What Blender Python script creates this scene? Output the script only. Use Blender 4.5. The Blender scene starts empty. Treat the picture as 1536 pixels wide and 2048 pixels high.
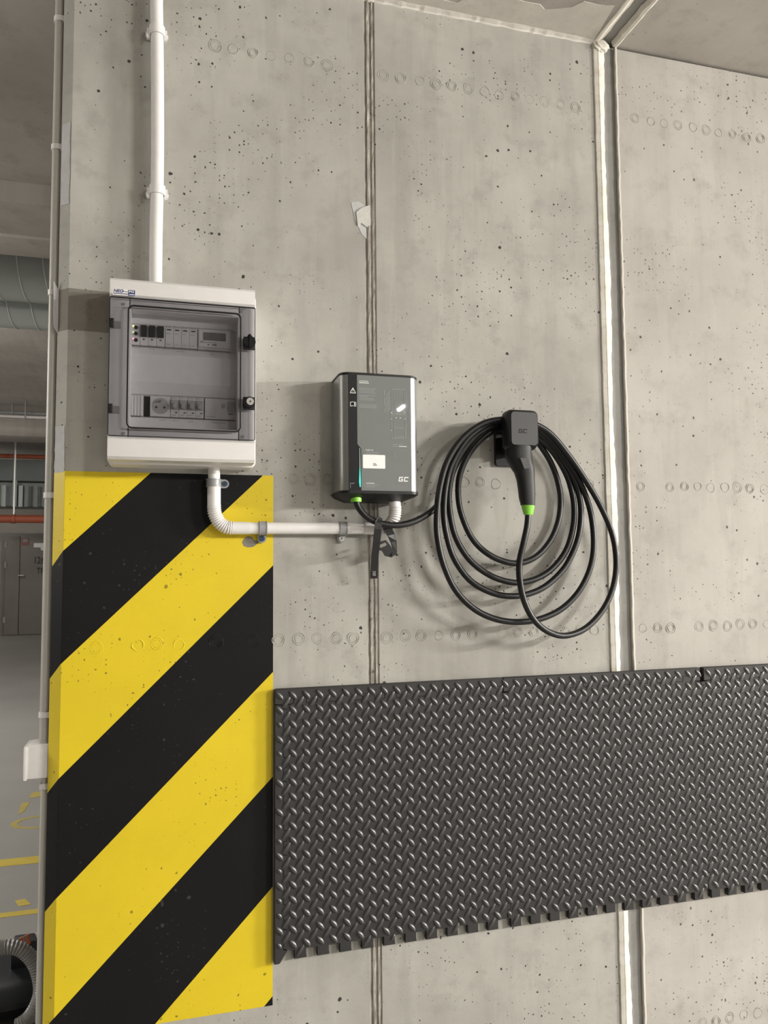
import bpy, bmesh, math, random
from mathutils import Vector, Matrix
random.seed(7)
sc = bpy.context.scene
col = sc.collection

# ------------------------------------------------------------------ camera
FPX = 1545.0
CAM = Vector((0.0, -1.89, 1.35))
_up = Vector((-193, -22120, FPX)).normalized()
_rt = Vector((5532, 61, FPX)); _rt = (_rt - _up * _rt.dot(_up)).normalized()
_fw = _up.cross(_rt)
if _fw.z < 0: _fw = -_fw
ROT = Matrix((_rt, _fw, _up))            # world = ROT @ camera(x right, y down, z forward)
cd = bpy.data.cameras.new('camera'); cam = bpy.data.objects.new('camera', cd); col.objects.link(cam)
cd.sensor_fit = 'VERTICAL'; cd.sensor_height = 36.0; cd.sensor_width = 27.0
cd.lens = 36.0 * FPX / 2048.0; cd.clip_start = 0.05; cd.clip_end = 100
c0, c1, c2 = ROT.col[0], -ROT.col[1], -ROT.col[2]
m = Matrix.Identity(4)
for i in range(3):
    m[i][0], m[i][1], m[i][2], m[i][3] = c0[i], c1[i], c2[i], CAM[i]
cam.matrix_world = m
sc.camera = cam

def at(u, v, y=0.0):
    d = ROT @ Vector((u - 768, v - 1024, FPX)); t = (y - CAM.y) / d.y
    return CAM + d * t
def atz(u, v, z=0.0):
    d = ROT @ Vector((u - 768, v - 1024, FPX)); t = (z - CAM.z) / d.z
    return CAM + d * t
def X(u, v, y=0.0): return at(u, v, y).x
def Z(u, v, y=0.0): return at(u, v, y).z

# ------------------------------------------------------------------ world, exposure
w = bpy.data.worlds.new('garage_air'); sc.world = w; w.use_nodes = True
w.node_tree.nodes['Background'].inputs[0].default_value = (1.0, 0.96, 0.9, 1)
w.node_tree.nodes['Background'].inputs[1].default_value = 0.0
sc.view_settings.view_transform = 'Standard'; sc.view_settings.look = 'None'
sc.view_settings.exposure = 0.0; sc.view_settings.gamma = 1.0
sc.view_settings.use_curve_mapping = False

# ------------------------------------------------------------------ ceiling tube lamps of the garage (area lights, long and thin)
def lamp(loc, power, sx, sy, rot, colr=(1.0, 0.965, 0.905)):
    l = bpy.data.lights.new('tube_light', 'AREA'); l.shape = 'RECTANGLE'; l.size = sx; l.size_y = sy
    l.energy = power; l.color = colr
    o = bpy.data.objects.new('tube_light', l); col.objects.link(o); o.location = loc; o.rotation_euler = rot
    return o
R = math.radians
def tube_lamp(loc, power, width=0.06, length=1.2):
    """one fluorescent tube, running across the bay: it shines to both sides and down"""
    for a in (-52, 52): lamp(loc, power / 2, width, length, (0, R(a), 0))
tube_lamp((1.66, -3.75, 2.52), 50, 0.02, 0.18); tube_lamp((1.78, -3.75, 2.52), 50, 0.02, 0.18)      # the twin tube that mirrors in the charger front
tube_lamp((4.8, -3.75, 2.52), 540)
tube_lamp((10.5, -3.6, 2.50), 2000)
tube_lamp((-3.6, 0.6, 2.60), 165, 0.06, 1.2)
tube_lamp((-2.6, 4.6, 3.30), 160, 0.1, 1.4)
tube_lamp((-4.6, 8.2, 3.25), 90, 0.1, 1.4)
tube_lamp((-4.4, 13.6, 3.00), 40, 0.1, 1.4)

# ------------------------------------------------------------------ helpers
def tag(o, label=None, cat=None, group=None, kind=None):
    if label: o['label'] = label
    if cat: o['category'] = cat
    if group: o['group'] = group
    if kind: o['kind'] = kind
    return o
def adopt(o, parent):
    if parent is not None:
        o.parent = parent
        o.matrix_parent_inverse = Matrix.Translation(-parent.location) if parent.type == 'EMPTY' else Matrix.Identity(4)
    return o
def thing(name, label, cat, loc=(0, 0, 0), group=None, kind=None):
    o = bpy.data.objects.new(name, None); col.objects.link(o); o.location = loc; o.empty_display_size = 0.05
    return tag(o, label, cat, group, kind)
def obj(name, bm, mat, parent=None, smooth=False):
    bmesh.ops.recalc_face_normals(bm, faces=bm.faces)
    me = bpy.data.meshes.new(name); bm.to_mesh(me); bm.free()
    if mat: me.materials.append(mat)
    if smooth:
        me.polygons.foreach_set('use_smooth', [True] * len(me.polygons))
        try: me.set_sharp_from_angle(angle=R(38))
        except Exception: pass
    o = bpy.data.objects.new(name, me); col.objects.link(o)
    return adopt(o, parent)
def instance(src, name, parent, loc, scale=(1, 1, 1), rot=(0, 0, 0)):
    o = bpy.data.objects.new(name, src.data); col.objects.link(o)
    o.location = loc; o.scale = scale; o.rotation_euler = rot
    return adopt(o, parent)
def add_box(bm, x0, x1, y0, y1, z0, z1):
    v = [bm.verts.new((x, y, z)) for x in (x0, x1) for y in (y0, y1) for z in (z0, z1)]
    for f in ((0, 1, 3, 2), (4, 6, 7, 5), (0, 4, 5, 1), (2, 3, 7, 6), (0, 2, 6, 4), (1, 5, 7, 3)):
        bm.faces.new([v[i] for i in f])
    return v
def box(name, x0, x1, y0, y1, z0, z1, mat, parent=None, bev=0.0, seg=2):
    bm = bmesh.new(); add_box(bm, x0, x1, y0, y1, z0, z1)
    if bev: bmesh.ops.bevel(bm, geom=list(bm.edges), offset=bev, segments=seg, affect='EDGES', profile=0.6)
    return obj(name, bm, mat, parent, smooth=bool(bev))
def add_prism(bm, poly, a0, a1, axis='y'):
    def P(p, a):
        if axis == 'y': return (p[0], a, p[1])
        if axis == 'z': return (p[0], p[1], a)
        return (a, p[0], p[1])
    va = [bm.verts.new(P(p, a0)) for p in poly]; vb = [bm.verts.new(P(p, a1)) for p in poly]
    fa = bm.faces.new(va); fb = bm.faces.new(vb[::-1]); n = len(poly)
    for i in range(n): bm.faces.new((va[i], vb[i], vb[(i + 1) % n], va[(i + 1) % n]))
    return fa, fb
def prism(name, poly, a0, a1, mat, parent=None, axis='y', bev=0.0, smooth=False):
    bm = bmesh.new(); fa, fb = add_prism(bm, poly, a0, a1, axis)
    if bev: bmesh.ops.bevel(bm, geom=list(fa.edges), offset=bev, segments=2, affect='EDGES', profile=0.6)
    return obj(name, bm, mat, parent, smooth=smooth or bool(bev))
def rrect(x0, x1, z0, z1, r, n=5):
    out = []
    for cx, cz, a0 in ((x1 - r, z1 - r, 0), (x0 + r, z1 - r, 90), (x0 + r, z0 + r, 180), (x1 - r, z0 + r, 270)):
        for i in range(n + 1):
            a = R(a0 + 90 * i / n); out.append((cx + r * math.cos(a), cz + r * math.sin(a)))
    return out
def circle(cx, cz, r, n=20):
    return [(cx + r * math.cos(2 * math.pi * i / n), cz + r * math.sin(2 * math.pi * i / n)) for i in range(n)]
def spline(pts, n=8):
    pts = [Vector(p) for p in pts]; out = []
    for i in range(len(pts) - 1):
        p0 = pts[max(i - 1, 0)]; p1 = pts[i]; p2 = pts[i + 1]; p3 = pts[min(i + 2, len(pts) - 1)]
        for k in range(n):
            t = k / n
            out.append(0.5 * ((2 * p1) + (p2 - p0) * t + (2 * p0 - 5 * p1 + 4 * p2 - p3) * t * t + (3 * p1 - p0 - 3 * p2 + p3) * t ** 3))
    out.append(pts[-1]); return out
def add_tube(bm, pts, r, seg=14, cap=True):
    pts = [Vector(p) for p in pts]; n = len(pts)
    rad = r if callable(r) else (lambda i: r)
    T = [(pts[min(i + 1, n - 1)] - pts[max(i - 1, 0)]).normalized() for i in range(n)]
    a = Vector((0, 1, 0)) if abs(T[0].y) < 0.8 else Vector((1, 0, 0))
    N = (a - T[0] * a.dot(T[0])).normalized(); rings = []
    for i in range(n):
        N = (N - T[i] * N.dot(T[i])).normalized(); B = T[i].cross(N); q = rad(i)
        rings.append([bm.verts.new(pts[i] + (N * math.cos(2 * math.pi * k / seg) + B * math.sin(2 * math.pi * k / seg)) * q) for k in range(seg)])
    for i in range(n - 1):
        for k in range(seg):
            bm.faces.new((rings[i][k], rings[i][(k + 1) % seg], rings[i + 1][(k + 1) % seg], rings[i + 1][k]))
    if cap: bm.faces.new(rings[0][::-1]); bm.faces.new(rings[-1])
def tube(name, pts, r, mat, parent=None, seg=14):
    bm = bmesh.new(); add_tube(bm, pts, r, seg); return obj(name, bm, mat, parent, smooth=True)
def corrugated(name, ctrl, r, amp, pitch, mat, parent=None, seg=16, sub=40):
    raw = spline(ctrl, sub); L = [0.0]
    for a, b in zip(raw, raw[1:]): L.append(L[-1] + (b - a).length)
    step = pitch / 6; n = int(L[-1] / step); pts = []; j = 0
    for i in range(n + 1):
        s = L[-1] * i / n
        while j < len(L) - 2 and L[j + 1] < s: j += 1
        t = (s - L[j]) / max(L[j + 1] - L[j], 1e-9); pts.append(raw[j].lerp(raw[j + 1], t))
    return tube(name, pts, lambda i: r + amp * math.cos(2 * math.pi * i / 6), mat, parent, seg)
def loft(name, rings, mat, parent=None, smooth=True, cap=True):
    bm = bmesh.new(); V = [[bm.verts.new(p) for p in r] for r in rings]; n = len(V[0])
    for a, b in zip(V, V[1:]):
        for k in range(n): bm.faces.new((a[k], a[(k + 1) % n], b[(k + 1) % n], b[k]))
    if cap: bm.faces.new(V[0][::-1]); bm.faces.new(V[-1])
    return obj(name, bm, mat, parent, smooth=smooth)
def text(name, s, size, loc, mat, parent=None, align='LEFT', shear=0.0, bold=0.0, sx=1.0, rot=0.0, depth=0.0002):
    cu = bpy.data.curves.new(name, 'FONT'); cu.body = s; cu.size = size; cu.align_x = align; cu.shear = shear; cu.offset = bold * size; cu.extrude = depth / 2; cu.resolution_u = 3
    t = bpy.data.objects.new(name, cu); col.objects.link(t)
    dg = bpy.context.evaluated_depsgraph_get(); dg.update()
    me = bpy.data.meshes.new_from_object(t.evaluated_get(dg)); bpy.data.objects.remove(t); bpy.data.curves.remove(cu)
    me.transform(Matrix.Translation(Vector(loc)) @ Matrix.Rotation(R(90), 4, 'X') @ Matrix.Rotation(rot, 4, 'Z') @ Matrix.Diagonal((sx, 1, 1, 1)))
    me.materials.clear(); me.materials.append(mat); me.name = name
    o = bpy.data.objects.new(name, me); col.objects.link(o); return adopt(o, parent)
def gc_logo(name, x, z, h, y, mat, parent, depth=0.0004, rot=0.0, t=0.2):
    """the blocky slanted letters GC, lower-left corner at x, z"""
    bm = bmesh.new(); w_ = 0.95 * h; s = t * h
    def bar(x0, x1, z0, z1):
        q = [(x0, z0), (x1, z0), (x1, z1), (x0, z1)]
        q = [(px + 0.18 * pz, pz) for px, pz in q]
        c_, s_ = math.cos(rot), math.sin(rot)
        add_prism(bm, [(x + px * c_ - pz * s_, z + px * s_ + pz * c_) for px, pz in q], y, y - depth)
    for k, g in ((0, True), (1, False)):
        o = k * 1.2 * h
        bar(o, o + s, s, h - s); bar(o, o + w_, 0, s); bar(o, o + w_, h - s, h)
        if g: bar(o + w_ - s, o + w_, s, 0.58 * h); bar(o + 0.5 * w_, o + w_ - s, 0.58 * h - s * .9, 0.58 * h)
    return obj(name, bm, mat, parent)
def strip(bm, a, b, wd, y, depth=0.0003):
    """a straight printed line from a to b (x, z)"""
    d = Vector((b[0] - a[0], b[1] - a[1])); n = Vector((-d.y, d.x)).normalized() * wd / 2
    add_prism(bm, [(a[0] + n.x, a[1] + n.y), (b[0] + n.x, b[1] + n.y), (b[0] - n.x, b[1] - n.y), (a[0] - n.x, a[1] - n.y)], y, y - depth)

# ------------------------------------------------------------------ materials
MATS = {}
def newmat(name):
    mt = bpy.data.materials.new(name); mt.use_nodes = True; nt = mt.node_tree
    return mt, nt, nt.nodes['Principled BSDF'], nt.nodes, nt.links
def plain(name, rgb, rough=0.5, metal=0.0, coat=0.0, emit=None, estr=0.0, var=0.06, scale=60.0, bump=0.0, spec=0.5):
    mt, nt, b, N, L = newmat(name)
    ge = N.new('ShaderNodeNewGeometry'); no = N.new('ShaderNodeTexNoise'); no.inputs['Scale'].default_value = scale; no.inputs['Detail'].default_value = 3
    L.new(ge.outputs['Position'], no.inputs['Vector'])
    mx = N.new('ShaderNodeMix'); mx.data_type = 'RGBA'
    mx.inputs[6].default_value = tuple(max(c * (1 - var), 0) for c in rgb) + (1,); mx.inputs[7].default_value = tuple(c * (1 + var) for c in rgb) + (1,)
    L.new(no.outputs['Fac'], mx.inputs[0]); L.new(mx.outputs[2], b.inputs['Base Color'])
    b.inputs['Roughness'].default_value = rough; b.inputs['Metallic'].default_value = metal; b.inputs['Coat Weight'].default_value = coat
    b.inputs['Specular IOR Level'].default_value = spec; b.inputs['Coat Roughness'].default_value = 0.015
    if emit: b.inputs['Emission Color'].default_value = emit + (1,); b.inputs['Emission Strength'].default_value = estr
    if bump:
        bp = N.new('ShaderNodeBump'); bp.inputs['Strength'].default_value = bump; bp.inputs['Distance'].default_value = 0.002
        L.new(no.outputs['Fac'], bp.inputs['Height']); L.new(bp.outputs['Normal'], b.inputs['Normal'])
    MATS[name] = mt; return mt
def pitted(name, dark, light, plane='xz', rough=0.85, pit=1.0, pitcol=(0.02, 0.018, 0.016), stain=1.0, bump=0.35, cloud=3.0, streak=True, spec=0.3, offs=(0, 0, 0)):
    """cast concrete (or paint over it): clouds, streaks, grain and bug holes"""
    mt, nt, b, N, L = newmat(name)
    ge = N.new('ShaderNodeNewGeometry'); sp = N.new('ShaderNodeSeparateXYZ'); cb = N.new('ShaderNodeCombineXYZ')
    L.new(ge.outputs['Position'], sp.inputs[0])
    ax = {'x': 0, 'y': 1, 'z': 2}
    L.new(sp.outputs[ax[plane[0]]], cb.inputs[0]); L.new(sp.outputs[ax[plane[1]]], cb.inputs[1])
    ad = N.new('ShaderNodeVectorMath'); ad.operation = 'ADD'; ad.inputs[1].default_value = offs; L.new(cb.outputs[0], ad.inputs[0]); P = ad.outputs[0]
    def noise(scale, detail=4, rough_=0.55, vec=None):
        n = N.new('ShaderNodeTexNoise'); n.inputs['Scale'].default_value = scale; n.inputs['Detail'].default_value = detail; n.inputs['Roughness'].default_value = rough_
        L.new(vec or P, n.inputs['Vector']); return n.outputs['Fac']
    def ramp(fac, a, c, va=0.0, vb=1.0):
        r = N.new('ShaderNodeMapRange'); r.inputs['From Min'].default_value = a; r.inputs['From Max'].default_value = c
        r.inputs['To Min'].default_value = va; r.inputs['To Max'].default_value = vb; L.new(fac, r.inputs['Value']); return r.outputs[0]
    def math_(op, a, c):
        q = N.new('ShaderNodeMath'); q.operation = op
        for i, s in enumerate((a, c)):
            if isinstance(s, (int, float)): q.inputs[i].default_value = s
            else: L.new(s, q.inputs[i])
        return q.outputs[0]
    def mix(fac, a, c, mode='MIX'):
        mx = N.new('ShaderNodeMix'); mx.data_type = 'RGBA'; mx.blend_type = mode
        if isinstance(fac, (int, float)): mx.inputs[0].default_value = fac
        else: L.new(fac, mx.inputs[0])
        for i, s in ((6, a), (7, c)):
            if isinstance(s, tuple): mx.inputs[i].default_value = s + (1,)
            else: L.new(s, mx.inputs[i])
        return mx.outputs[2]
    c = mix(ramp(noise(cloud, 6, 0.6), 0.32, 0.68), dark, light)
    md = tuple(x * (1 - 0.16 * stain) for x in dark)
    c = mix(math_('MULTIPLY', ramp(noise(cloud * 4.2, 5, 0.65), 0.52, 0.72), 0.6 * stain), c, md)
    if streak:
        st = N.new('ShaderNodeVectorMath'); st.operation = 'MULTIPLY'; st.inputs[1].default_value = (9, 0.9, 1); L.new(P, st.inputs[0])
        c = mix(math_('MULTIPLY', ramp(noise(1.6, 4, 0.6, st.outputs[0]), 0.52, 0.75), 0.38 * stain), c, tuple(x * 0.72 for x in dark))
        c = mix(math_('MULTIPLY', ramp(noise(2.3, 4, 0.6, st.outputs[0]), 0.55, 0.8), 0.35 * stain), c, tuple(min(x * 1.2, 1) for x in light))
    grain = noise(420, 3, 0.6)
    c = mix(math_('MULTIPLY', ramp(grain, 0.35, 0.7), 0.10), c, tuple(x * 0.6 for x in dark))
    # bug holes; dark pit colour paints in their dirt and inner shade
    pits = None
    for scale, rmax, pw, dens in ((30, 0.13, 4.6, (0.42, 0.56)), (85, 0.22, 4.2, (0.43, 0.60)), (17, 0.092, 6.5, (0.38, 0.58))):
        vo = N.new('ShaderNodeTexVoronoi'); vo.voronoi_dimensions = '2D'; vo.inputs['Scale'].default_value = scale
        ds = N.new('ShaderNodeVectorMath'); ds.operation = 'ADD'; L.new(P, ds.inputs[0])
        nv = N.new('ShaderNodeTexNoise'); nv.inputs['Scale'].default_value = 150; L.new(P, nv.inputs['Vector'])
        sc_ = N.new('ShaderNodeVectorMath'); sc_.operation = 'SCALE'; sc_.inputs['Scale'].default_value = 0.006; L.new(nv.outputs['Color'], sc_.inputs[0]); L.new(sc_.outputs[0], ds.inputs[1])
        L.new(ds.outputs[0], vo.inputs['Vector'])
        sr = N.new('ShaderNodeSeparateColor'); L.new(vo.outputs['Color'], sr.inputs[0])
        rad = math_('MULTIPLY', math_('POWER', sr.outputs[0], pw), rmax)
        rad = math_('MULTIPLY', rad, ramp(noise(2.6 + scale * 0.01, 3), dens[0], dens[1]))
        q = math_('SUBTRACT', rad, vo.outputs['Distance'])
        q = ramp(q, 0.0, 0.009)
        pits = q if pits is None else math_('MAXIMUM', pits, q)
    if pit > 0:
        c = mix(math_('MULTIPLY', pits, 0.92 * min(pit, 1)), c, pitcol)
    L.new(c, b.inputs['Base Color']); b.inputs['Roughness'].default_value = rough; b.inputs['Specular IOR Level'].default_value = spec
    h = math_('ADD', math_('MULTIPLY', grain, 0.15), math_('MULTIPLY', noise(38, 5, 0.6), 0.35))
    h = math_('SUBTRACT', h, math_('MULTIPLY', pits, 1.2 * pit))
    bp = N.new('ShaderNodeBump'); bp.inputs['Strength'].default_value = bump; bp.inputs['Distance'].default_value = 0.003
    L.new(h, bp.inputs['Height']); L.new(bp.outputs['Normal'], b.inputs['Normal'])
    MATS[name] = mt; return mt
def smoked(name, tint, rough=0.08):
    mt, nt, b, N, L = newmat(name); N.remove(b)
    tr = N.new('ShaderNodeBsdfTransparent'); tr.inputs[0].default_value = tint + (1,)
    gl = N.new('ShaderNodeBsdfGlossy'); gl.inputs['Roughness'].default_value = rough; gl.inputs['Color'].default_value = (0.8, 0.8, 0.8, 1)
    lw = N.new('ShaderNodeLayerWeight'); lw.inputs['Blend'].default_value = 0.5
    pw = N.new('ShaderNodeMath'); pw.operation = 'POWER'; pw.inputs[1].default_value = 5.0; L.new(lw.outputs['Facing'], pw.inputs[0])
    fr = N.new('ShaderNodeMath'); fr.operation = 'MULTIPLY_ADD'; fr.inputs[1].default_value = 0.85; fr.inputs[2].default_value = 0.03; L.new(pw.outputs[0], fr.inputs[0])
    no = N.new('ShaderNodeTexNoise'); no.inputs['Scale'].default_value = 30; rr = N.new('ShaderNodeMapRange'); rr.inputs['To Min'].default_value = rough * .8; rr.inputs['To Max'].default_value = rough * 1.2
    L.new(no.outputs['Fac'], rr.inputs['Value']); L.new(rr.outputs[0], gl.inputs['Roughness'])
    mx = N.new('ShaderNodeMixShader'); L.new(fr.outputs[0], mx.inputs[0]); L.new(tr.outputs[0], mx.inputs[1]); L.new(gl.outputs[0], mx.inputs[2])
    L.new(mx.outputs[0], N['Material Output'].inputs[0]); MATS[name] = mt; return mt

CONC = pitted('concrete_wall', (0.335, 0.325, 0.298), (0.45, 0.44, 0.405), 'xz')
CONC_R = pitted('concrete_wall_far', (0.38, 0.362, 0.333), (0.475, 0.455, 0.423), 'xz', offs=(3.3, 1.7, 0), pit=0.9)
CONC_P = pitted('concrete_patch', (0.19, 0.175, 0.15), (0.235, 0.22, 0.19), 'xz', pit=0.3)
CONC_E = pitted('concrete_edge', (0.34, 0.32, 0.285), (0.44, 0.42, 0.38), 'yz', pit=0.5)
CEIL = pitted('concrete_ceiling', (0.38, 0.358, 0.332), (0.53, 0.503, 0.467), 'xy', pit=0.25, streak=False, cloud=2.2)
CEIL_B = pitted('concrete_ceiling_far', (0.40, 0.375, 0.345), (0.50, 0.475, 0.44), 'xy', pit=0.2, streak=True, cloud=1.4)
FARW = pitted('plaster_far', (0.30, 0.28, 0.25), (0.36, 0.335, 0.30), 'xz', pit=0.0, cloud=0.8, streak=False)
FLOOR = pitted('floor_resin', (0.30, 0.29, 0.275), (0.36, 0.35, 0.33), 'xy', rough=0.32, pit=0.05, stain=0.4, bump=0.04, cloud=1.0, streak=False, spec=0.5)
RINGM = pitted('imprint_ring', (0.29, 0.28, 0.25), (0.39, 0.38, 0.345), 'xz', pit=0.3, cloud=12)
JOINT = pitted('joint_mortar', (0.27, 0.25, 0.22), (0.41, 0.39, 0.35), 'xz', pit=0.6, cloud=22, bump=0.6)
MORTAR = pitted('mortar_band', (0.60, 0.57, 0.53), (0.72, 0.69, 0.64), 'xy', pit=0.05, cloud=9, streak=False)
PLAST = pitted('white_plaster', (0.50, 0.50, 0.47), (0.66, 0.65, 0.61), 'xz', pit=0.0, cloud=18, streak=False)
PLASTG = pitted('grey_plaster', (0.46, 0.46, 0.46), (0.53, 0.53, 0.53), 'xz', pit=0.1, cloud=14, streak=False)
FOAM = pitted('joint_foam', (0.62, 0.59, 0.52), (0.80, 0.78, 0.73), 'xz', pit=0.0, cloud=14, streak=False, bump=0.3)
FOAMC = pitted('ceiling_foam', (0.66, 0.63, 0.56), (0.78, 0.75, 0.69), 'xy', pit=0.0, cloud=14, streak=False, bump=0.3)
GREYF = pitted('joint_board', (0.27, 0.265, 0.25), (0.34, 0.335, 0.32), 'xz', pit=0.05, cloud=8, streak=False)
YEL = pitted('yellow_paint', (0.66, 0.50, 0.014), (0.74, 0.565, 0.018), 'xz', rough=0.5, pit=0.75, pitcol=(0.10, 0.07, 0.01), stain=0.25, bump=0.22, streak=False, spec=0.4)
BLK = pitted('black_paint', (0.0060, 0.0060, 0.0068), (0.0085, 0.0085, 0.0092), 'xz', rough=0.55, pit=0.35, pitcol=(0.10, 0.10, 0.09), stain=0.2, bump=0.16, streak=False, spec=0.18)
WPVC = plain('white_pvc', (0.75, 0.735, 0.725), 0.35)
WBOX = plain('white_abs', (0.75, 0.735, 0.725), 0.38, scale=25)
GPVC = plain('grey_pvc', (0.47, 0.455, 0.42), 0.4)
GCLAMP = plain('grey_clamp', (0.29, 0.29, 0.30), 0.35)
STEEL = plain('steel', (0.55, 0.54, 0.52), 0.3, metal=1.0)
DARKBLUE = plain('blued_screw', (0.06, 0.10, 0.16), 0.35, metal=0.8)
BLACKP = plain('black_plastic', (0.008, 0.008, 0.009), 0.45, spec=0.35)
BLACKG = plain('black_gloss', (0.007, 0.007, 0.008), 0.4, coat=0.12, spec=0.2)
BLACKM = plain('black_matt', (0.012, 0.012, 0.0125), 0.5, spec=0.35)
CABLE = plain('cable_rubber', (0.008, 0.008, 0.009), 0.36, spec=0.4, scale=200, bump=0.05)
GREEN = plain('lime_green', (0.24, 0.62, 0.06), 0.4)
SHELL = plain('charger_shell', (0.40, 0.42, 0.42), 0.28, metal=0.85)
PANEL = plain('charger_panel', (0.178, 0.19, 0.186), 0.6, coat=0.35, var=0.03, spec=0.15)
PRINT = plain('white_print', (0.80, 0.80, 0.78), 0.5)
PRINTG = plain('pale_print', (0.30, 0.31, 0.305), 0.5)
PRINTD = plain('dark_print', (0.03, 0.03, 0.03), 0.5)
STICK = plain('white_sticker', (0.84, 0.82, 0.80), 0.5)
LED = plain('led_teal', (0.02, 0.35, 0.30), 0.3, emit=(0.04, 0.75, 0.60), estr=0.75)
LEDW = plain('led_dim', (0.45, 0.52, 0.52), 0.3)
HEAD = plain('holder_face', (0.038, 0.038, 0.040), 0.5, scale=300)
BLUE = plain('navy_print', (0.02, 0.03, 0.14), 0.4)
MASK = plain('board_mask', (0.72, 0.71, 0.70), 0.5)
DEV = plain('device_grey', (0.66, 0.65, 0.635), 0.45)
DEVD = plain('device_mid', (0.38, 0.38, 0.38), 0.45)
LCD = plain('lcd', (0.13, 0.13, 0.125), 0.3)
LEDY = plain('lamp_yellow', (0.8, 0.8, 0.3), 0.4, emit=(1.0, 0.95, 0.45), estr=1.6)
LEDG = plain('lamp_green', (0.6, 0.8, 0.3), 0.4, emit=(0.7, 1.0, 0.5), estr=1.0)
LEDR = plain('lamp_red', (0.9, 0.3, 0.3), 0.4, emit=(1.0, 0.45, 0.5), estr=1.6)
SMOKE = smoked('smoked_polycarbonate', (0.77, 0.77, 0.785), 0.03)
MATF = plain('foam_rubber', (0.034, 0.033, 0.0335), 0.55, scale=900, bump=0.12, var=0.15, spec=0.3)
MATT = plain('foam_tread', (0.034, 0.033, 0.0335), 0.34, scale=700, bump=0.04, var=0.1, spec=0.9)
DUCT = plain('galvanised_duct', (0.44, 0.475, 0.475), 0.5, metal=0.15, scale=8)
SEAMW = plain('duct_seam', (0.80, 0.81, 0.80), 0.35, metal=0.3)
DUCTF = plain('old_duct', (0.20, 0.22, 0.22), 0.5, metal=0.1, scale=5, var=0.15)
REDP = plain('red_pipe', (0.36, 0.09, 0.045), 0.45)
DOORG = plain('door_grey', (0.20, 0.185, 0.165), 0.5, scale=6)
SIGNR = plain('sign_red', (0.30, 0.10, 0.09), 0.5)
FLY = plain('floor_yellow', (0.55, 0.42, 0.06), 0.45, scale=14, var=0.15)
FLYO = plain('floor_yellow_worn', (0.42, 0.34, 0.09), 0.45, scale=14, var=0.2)
HOSE = plain('hose_grey', (0.30, 0.295, 0.29), 0.35)
ORANGE = plain('orange_label', (0.50, 0.12, 0.03), 0.5)
VACB = plain('vacuum_black', (0.012, 0.014, 0.017), 0.38)

# ================================================================== SETTING
XC, CH = -0.2287, 0.026            # wall corner and its chamfer
CZ = 2.857                         # ceiling over the bay
WT = 0.26
XJ0, XJ1 = 0.484, 0.5125           # cast joint
XS0, XSM, XS1 = 1.168, 1.203, 1.241  # expansion joint: foam, board
# --- wall
wall = thing('wall_back', 'pitted grey cast concrete wall with chamfered left corner', None, (0, 0, 0), kind='structure')
pan = [(XC, 0), (XJ0, 0), (XJ0, WT), (XC, WT), (XC - CH, WT - CH), (XC - CH, CH)]
prism('concrete_panel', pan, 0, CZ, CONC, wall, 'z')
box('concrete_panel', XJ1, XS0, 0, WT, 0, CZ, CONC, wall, bev=0.002, seg=1)
box('concrete_panel', XS1, 6.0, 0, WT, 0, CZ - 0.005, CONC_R, wall, bev=0.003, seg=1)
jp = [(XJ0, .0), (XJ0 + .003, .0022), (XJ0 + .0065, .002), (XJ0 + .0075, -.0012), (XJ0 + .012, -.0015), (XJ0 + .0135, .001), (XJ0 + .0165, .0022), (XJ0 + .019, .002), (XJ0 + .0205, -.001), (XJ0 + .025, -.001), (XJ0 + .026, .002), (XJ1, 0), (XJ1, WT), (XJ0, WT)]
bm = bmesh.new(); nz = 150; rows = []
for i in range(nz + 1):
    rows.append([bm.verts.new((x + (random.uniform(-.0006, .0006) if 0 < k < 11 else 0), y + (random.uniform(-.0009, .0009) if 0 < k < 11 else 0), CZ * i / nz)) for k, (x, y) in enumerate(jp)])
for a, b_ in zip(rows, rows[1:]):
    for k in range(len(jp)): bm.faces.new((a[k], a[(k + 1) % len(jp)], b_[(k + 1) % len(jp)], b_[k]))
bm.faces.new(rows[0]); bm.faces.new(rows[-1][::-1])
obj('joint_strip', bm, JOINT, wall)
# expansion joint: proud cream foam with a ragged edge beside a recessed grey board
bm = bmesh.new(); rows = []
for i in range(181):
    z = CZ * i / 180; e = XSM + 0.0025 * math.sin(z * 9 + 1) + random.uniform(-.0018, .0018)
    l = XS0 + random.uniform(-.0006, .0006) - 0.0015
    prof = [(l, .001), (l + .002, -.0045), (l + .011, -.0068), (l + .013, -.004), (l + .016, -.0062), (e - .008, -.004), (e - .001, .001), (e, .012), (e, .05), (l, .05)]
    rows.append([bm.verts.new((x, y, z)) for x, y in prof])
for a, b_ in zip(rows, rows[1:]):
    for k in range(10): bm.faces.new((a[k], a[(k + 1) % 10], b_[(k + 1) % 10], b_[k]))
obj('foam_seal', bm, FOAM, wall, smooth=True)
box('joint_board', XSM - .006, XS1 + .001, .010, .06, 0, CZ, GREYF, wall)
# thin mortar lip along the right panel's edge
bm = bmesh.new(); rows = []
for i in range(141):
    z = CZ * i / 140; o = random.uniform(-.0012, .0012)
    rows.append([bm.verts.new((x + o, y, z)) for x, y in ((XS1 - .001, .002), (XS1 + .000, -.0012), (XS1 + .004, -.0014), (XS1 + .006, .0008))])
for a, b_ in zip(rows, rows[1:]):
    for k in range(4): bm.faces.new((a[k], a[(k + 1) % 4], b_[(k + 1) % 4], b_[k]))
obj('mortar_lip', bm, MORTAR, wall)
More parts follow.
